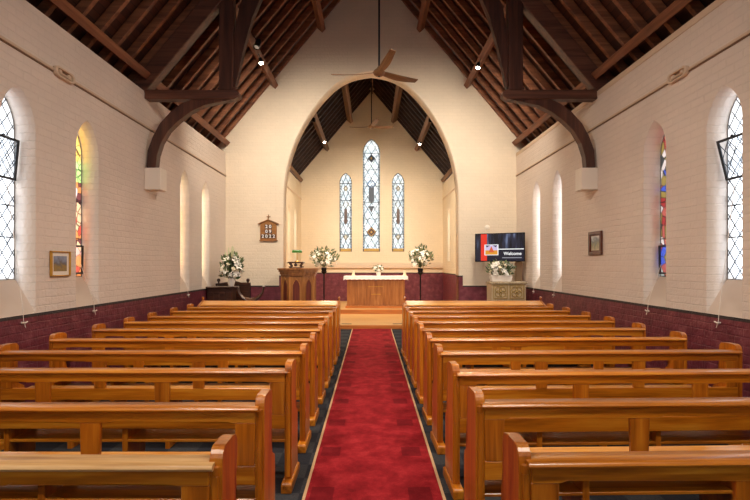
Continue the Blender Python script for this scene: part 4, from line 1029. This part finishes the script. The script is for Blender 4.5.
spot(-2.38, 10.8, 5.98, (-1.0, 8.0, 0.0), 'lit black spotlight on the left nave purlin', NP)
spot(-2.32, 10.2, 6.08, (-2.9, 9.0, 3.2), 'unlit black spotlight beside the lit one on the left purlin', 0, lit=False, sc=1.3)
spot(2.38, 11.1, 6.0, (1.0, 8.0, 0.0), 'lit black spotlight on the right nave purlin', NP)
spot(-1.62, 17.3, 5.86, (-0.4, 14.5, 0.5), 'lit spotlight on the left chancel purlin', CP)
spot(1.69, 17.3, 5.80, (0.4, 14.5, 0.5), 'lit spotlight on the right chancel purlin', CP)
# made-up fill spotlights along the same purlins, added to brighten nave and chancel
def fill_lampbody(T):
    bm = NB(); lathe(bm, [(0, 0.1), (0.05, 0.1), (0.055, 0.0), (0.05, 0.0), (0.045, 0.06), (0, 0.06)], n=16); obj('can', bm, BLACKM, T, smooth=True)
for k, (x, y, z, aim, e, sz) in enumerate([(-2.32, 9.15, 5.98, (-1.5, 12.9, 3.3), 700, 118), (2.32, 9.15, 5.98, (1.5, 12.9, 3.3), 700, 118),
                                 (-2.3, 3.6, 5.9, (1.6, 7.0, 1.0), 820, 104), (2.3, 3.6, 5.9, (-1.6, 7.0, 1.0), 820, 104),
                                 (-2.3, 0.2, 5.9, (-0.8, 3.0, 0.0), 420, 110), (2.3, 0.2, 5.9, (0.8, 3.0, 0.0), 420, 110),
                                 (-1.6, 14.0, 5.6, (-0.4, 18.7, 1.5), 480, 112), (1.66, 14.0, 5.6, (0.4, 18.7, 1.5), 480, 112)]):
    lab = 'added black fill spotlight on the %s %s purlin' % ('left' if x < 0 else 'right', ('nave, just past the truss post', 'nave, above the near pews', 'nave, behind the camera', 'chancel, just inside the arch')[k//2])
    T = thing('spotlight', lab, 'spotlight', (x, y, z)); fill_lampbody(T)
    d = (Vector(aim)-Vector((x, y, z))).normalized()
    l = bpy.data.lights.new('spot_beam', 'SPOT'); l.energy = e; l.spot_size = math.radians(sz); l.spot_blend = 1.0; l.shadow_soft_size = 0.35; l.color = (1, 0.87, 0.70) if y > 9 else (1, 0.87, 0.74)
    o = bpy.data.objects.new('spot_beam', l); COL.objects.link(o); o.parent = T; o.location = (0, 0, -0.36); o.rotation_mode = 'QUATERNION'; o.rotation_quaternion = (-d).to_track_quat('Z', 'Y')

# ------------------------------------------------------------------ daylight
sc = bpy.context.scene
w = bpy.data.worlds.new('sky'); sc.world = w; w.use_nodes = True; nt = w.node_tree; nt.nodes.clear()
o_ = N(nt, 'ShaderNodeOutputWorld'); bg = N(nt, 'ShaderNodeBackground'); bg.inputs[0].default_value = (0.92, 0.96, 1.0, 1); bg.inputs[1].default_value = 5.0; nt.links.new(bg.outputs[0], o_.inputs[0])
def portal(name, loc, rot, sx_, sy_):
    l = bpy.data.lights.new(name, 'AREA'); l.shape = 'RECTANGLE'; l.size = sx_; l.size_y = sy_; l.cycles.is_portal = True
    o = bpy.data.objects.new(name, l); COL.objects.link(o); o.location = loc; o.rotation_euler = rot
for sg in (-1, 1):
    for c, w_ in SIDE: portal('window_portal', (sg*(XW+0.35), c, 2.4), (0, sg*PI/2, 0), 2.3, 2*w_+0.05)
for c, w_, z0, zs, z1 in EW: portal('window_portal', (CX+c, YC+0.32, (z0+z1)/2), (-PI/2, 0, 0), 2*w_, z1-z0)
for c, w_, z0, zs, z1 in BWN: portal('window_portal', (c, YB-0.32, (z0+z1)/2), (PI/2, 0, 0), 2*w_, z1-z0)

# ------------------------------------------------------------------ camera and view
cam = bpy.data.cameras.new('camera'); co = bpy.data.objects.new('camera', cam); COL.objects.link(co)
cam.sensor_width = 36; cam.lens = 24; cam.shift_x = 4/750; cam.shift_y = 14.5/750; cam.clip_end = 100; cam.clip_start = 0.05
co.location = (0, 0, 1.6); co.rotation_euler = (PI/2, 0, 0); sc.camera = co
vs = sc.view_settings; sc.display_settings.display_device = 'sRGB'
vs.view_transform = 'Standard'; vs.look = 'None'; vs.gamma = 1.0; vs.use_curve_mapping = False; vs.exposure = 0.04
sc.cycles.use_denoising = True; sc.cycles.max_bounces = 8; sc.cycles.diffuse_bounces = 5; sc.cycles.transparent_max_bounces = 12
sc.cycles.caustics_reflective = False; sc.cycles.caustics_refractive = False; sc.cycles.sample_clamp_indirect = 6
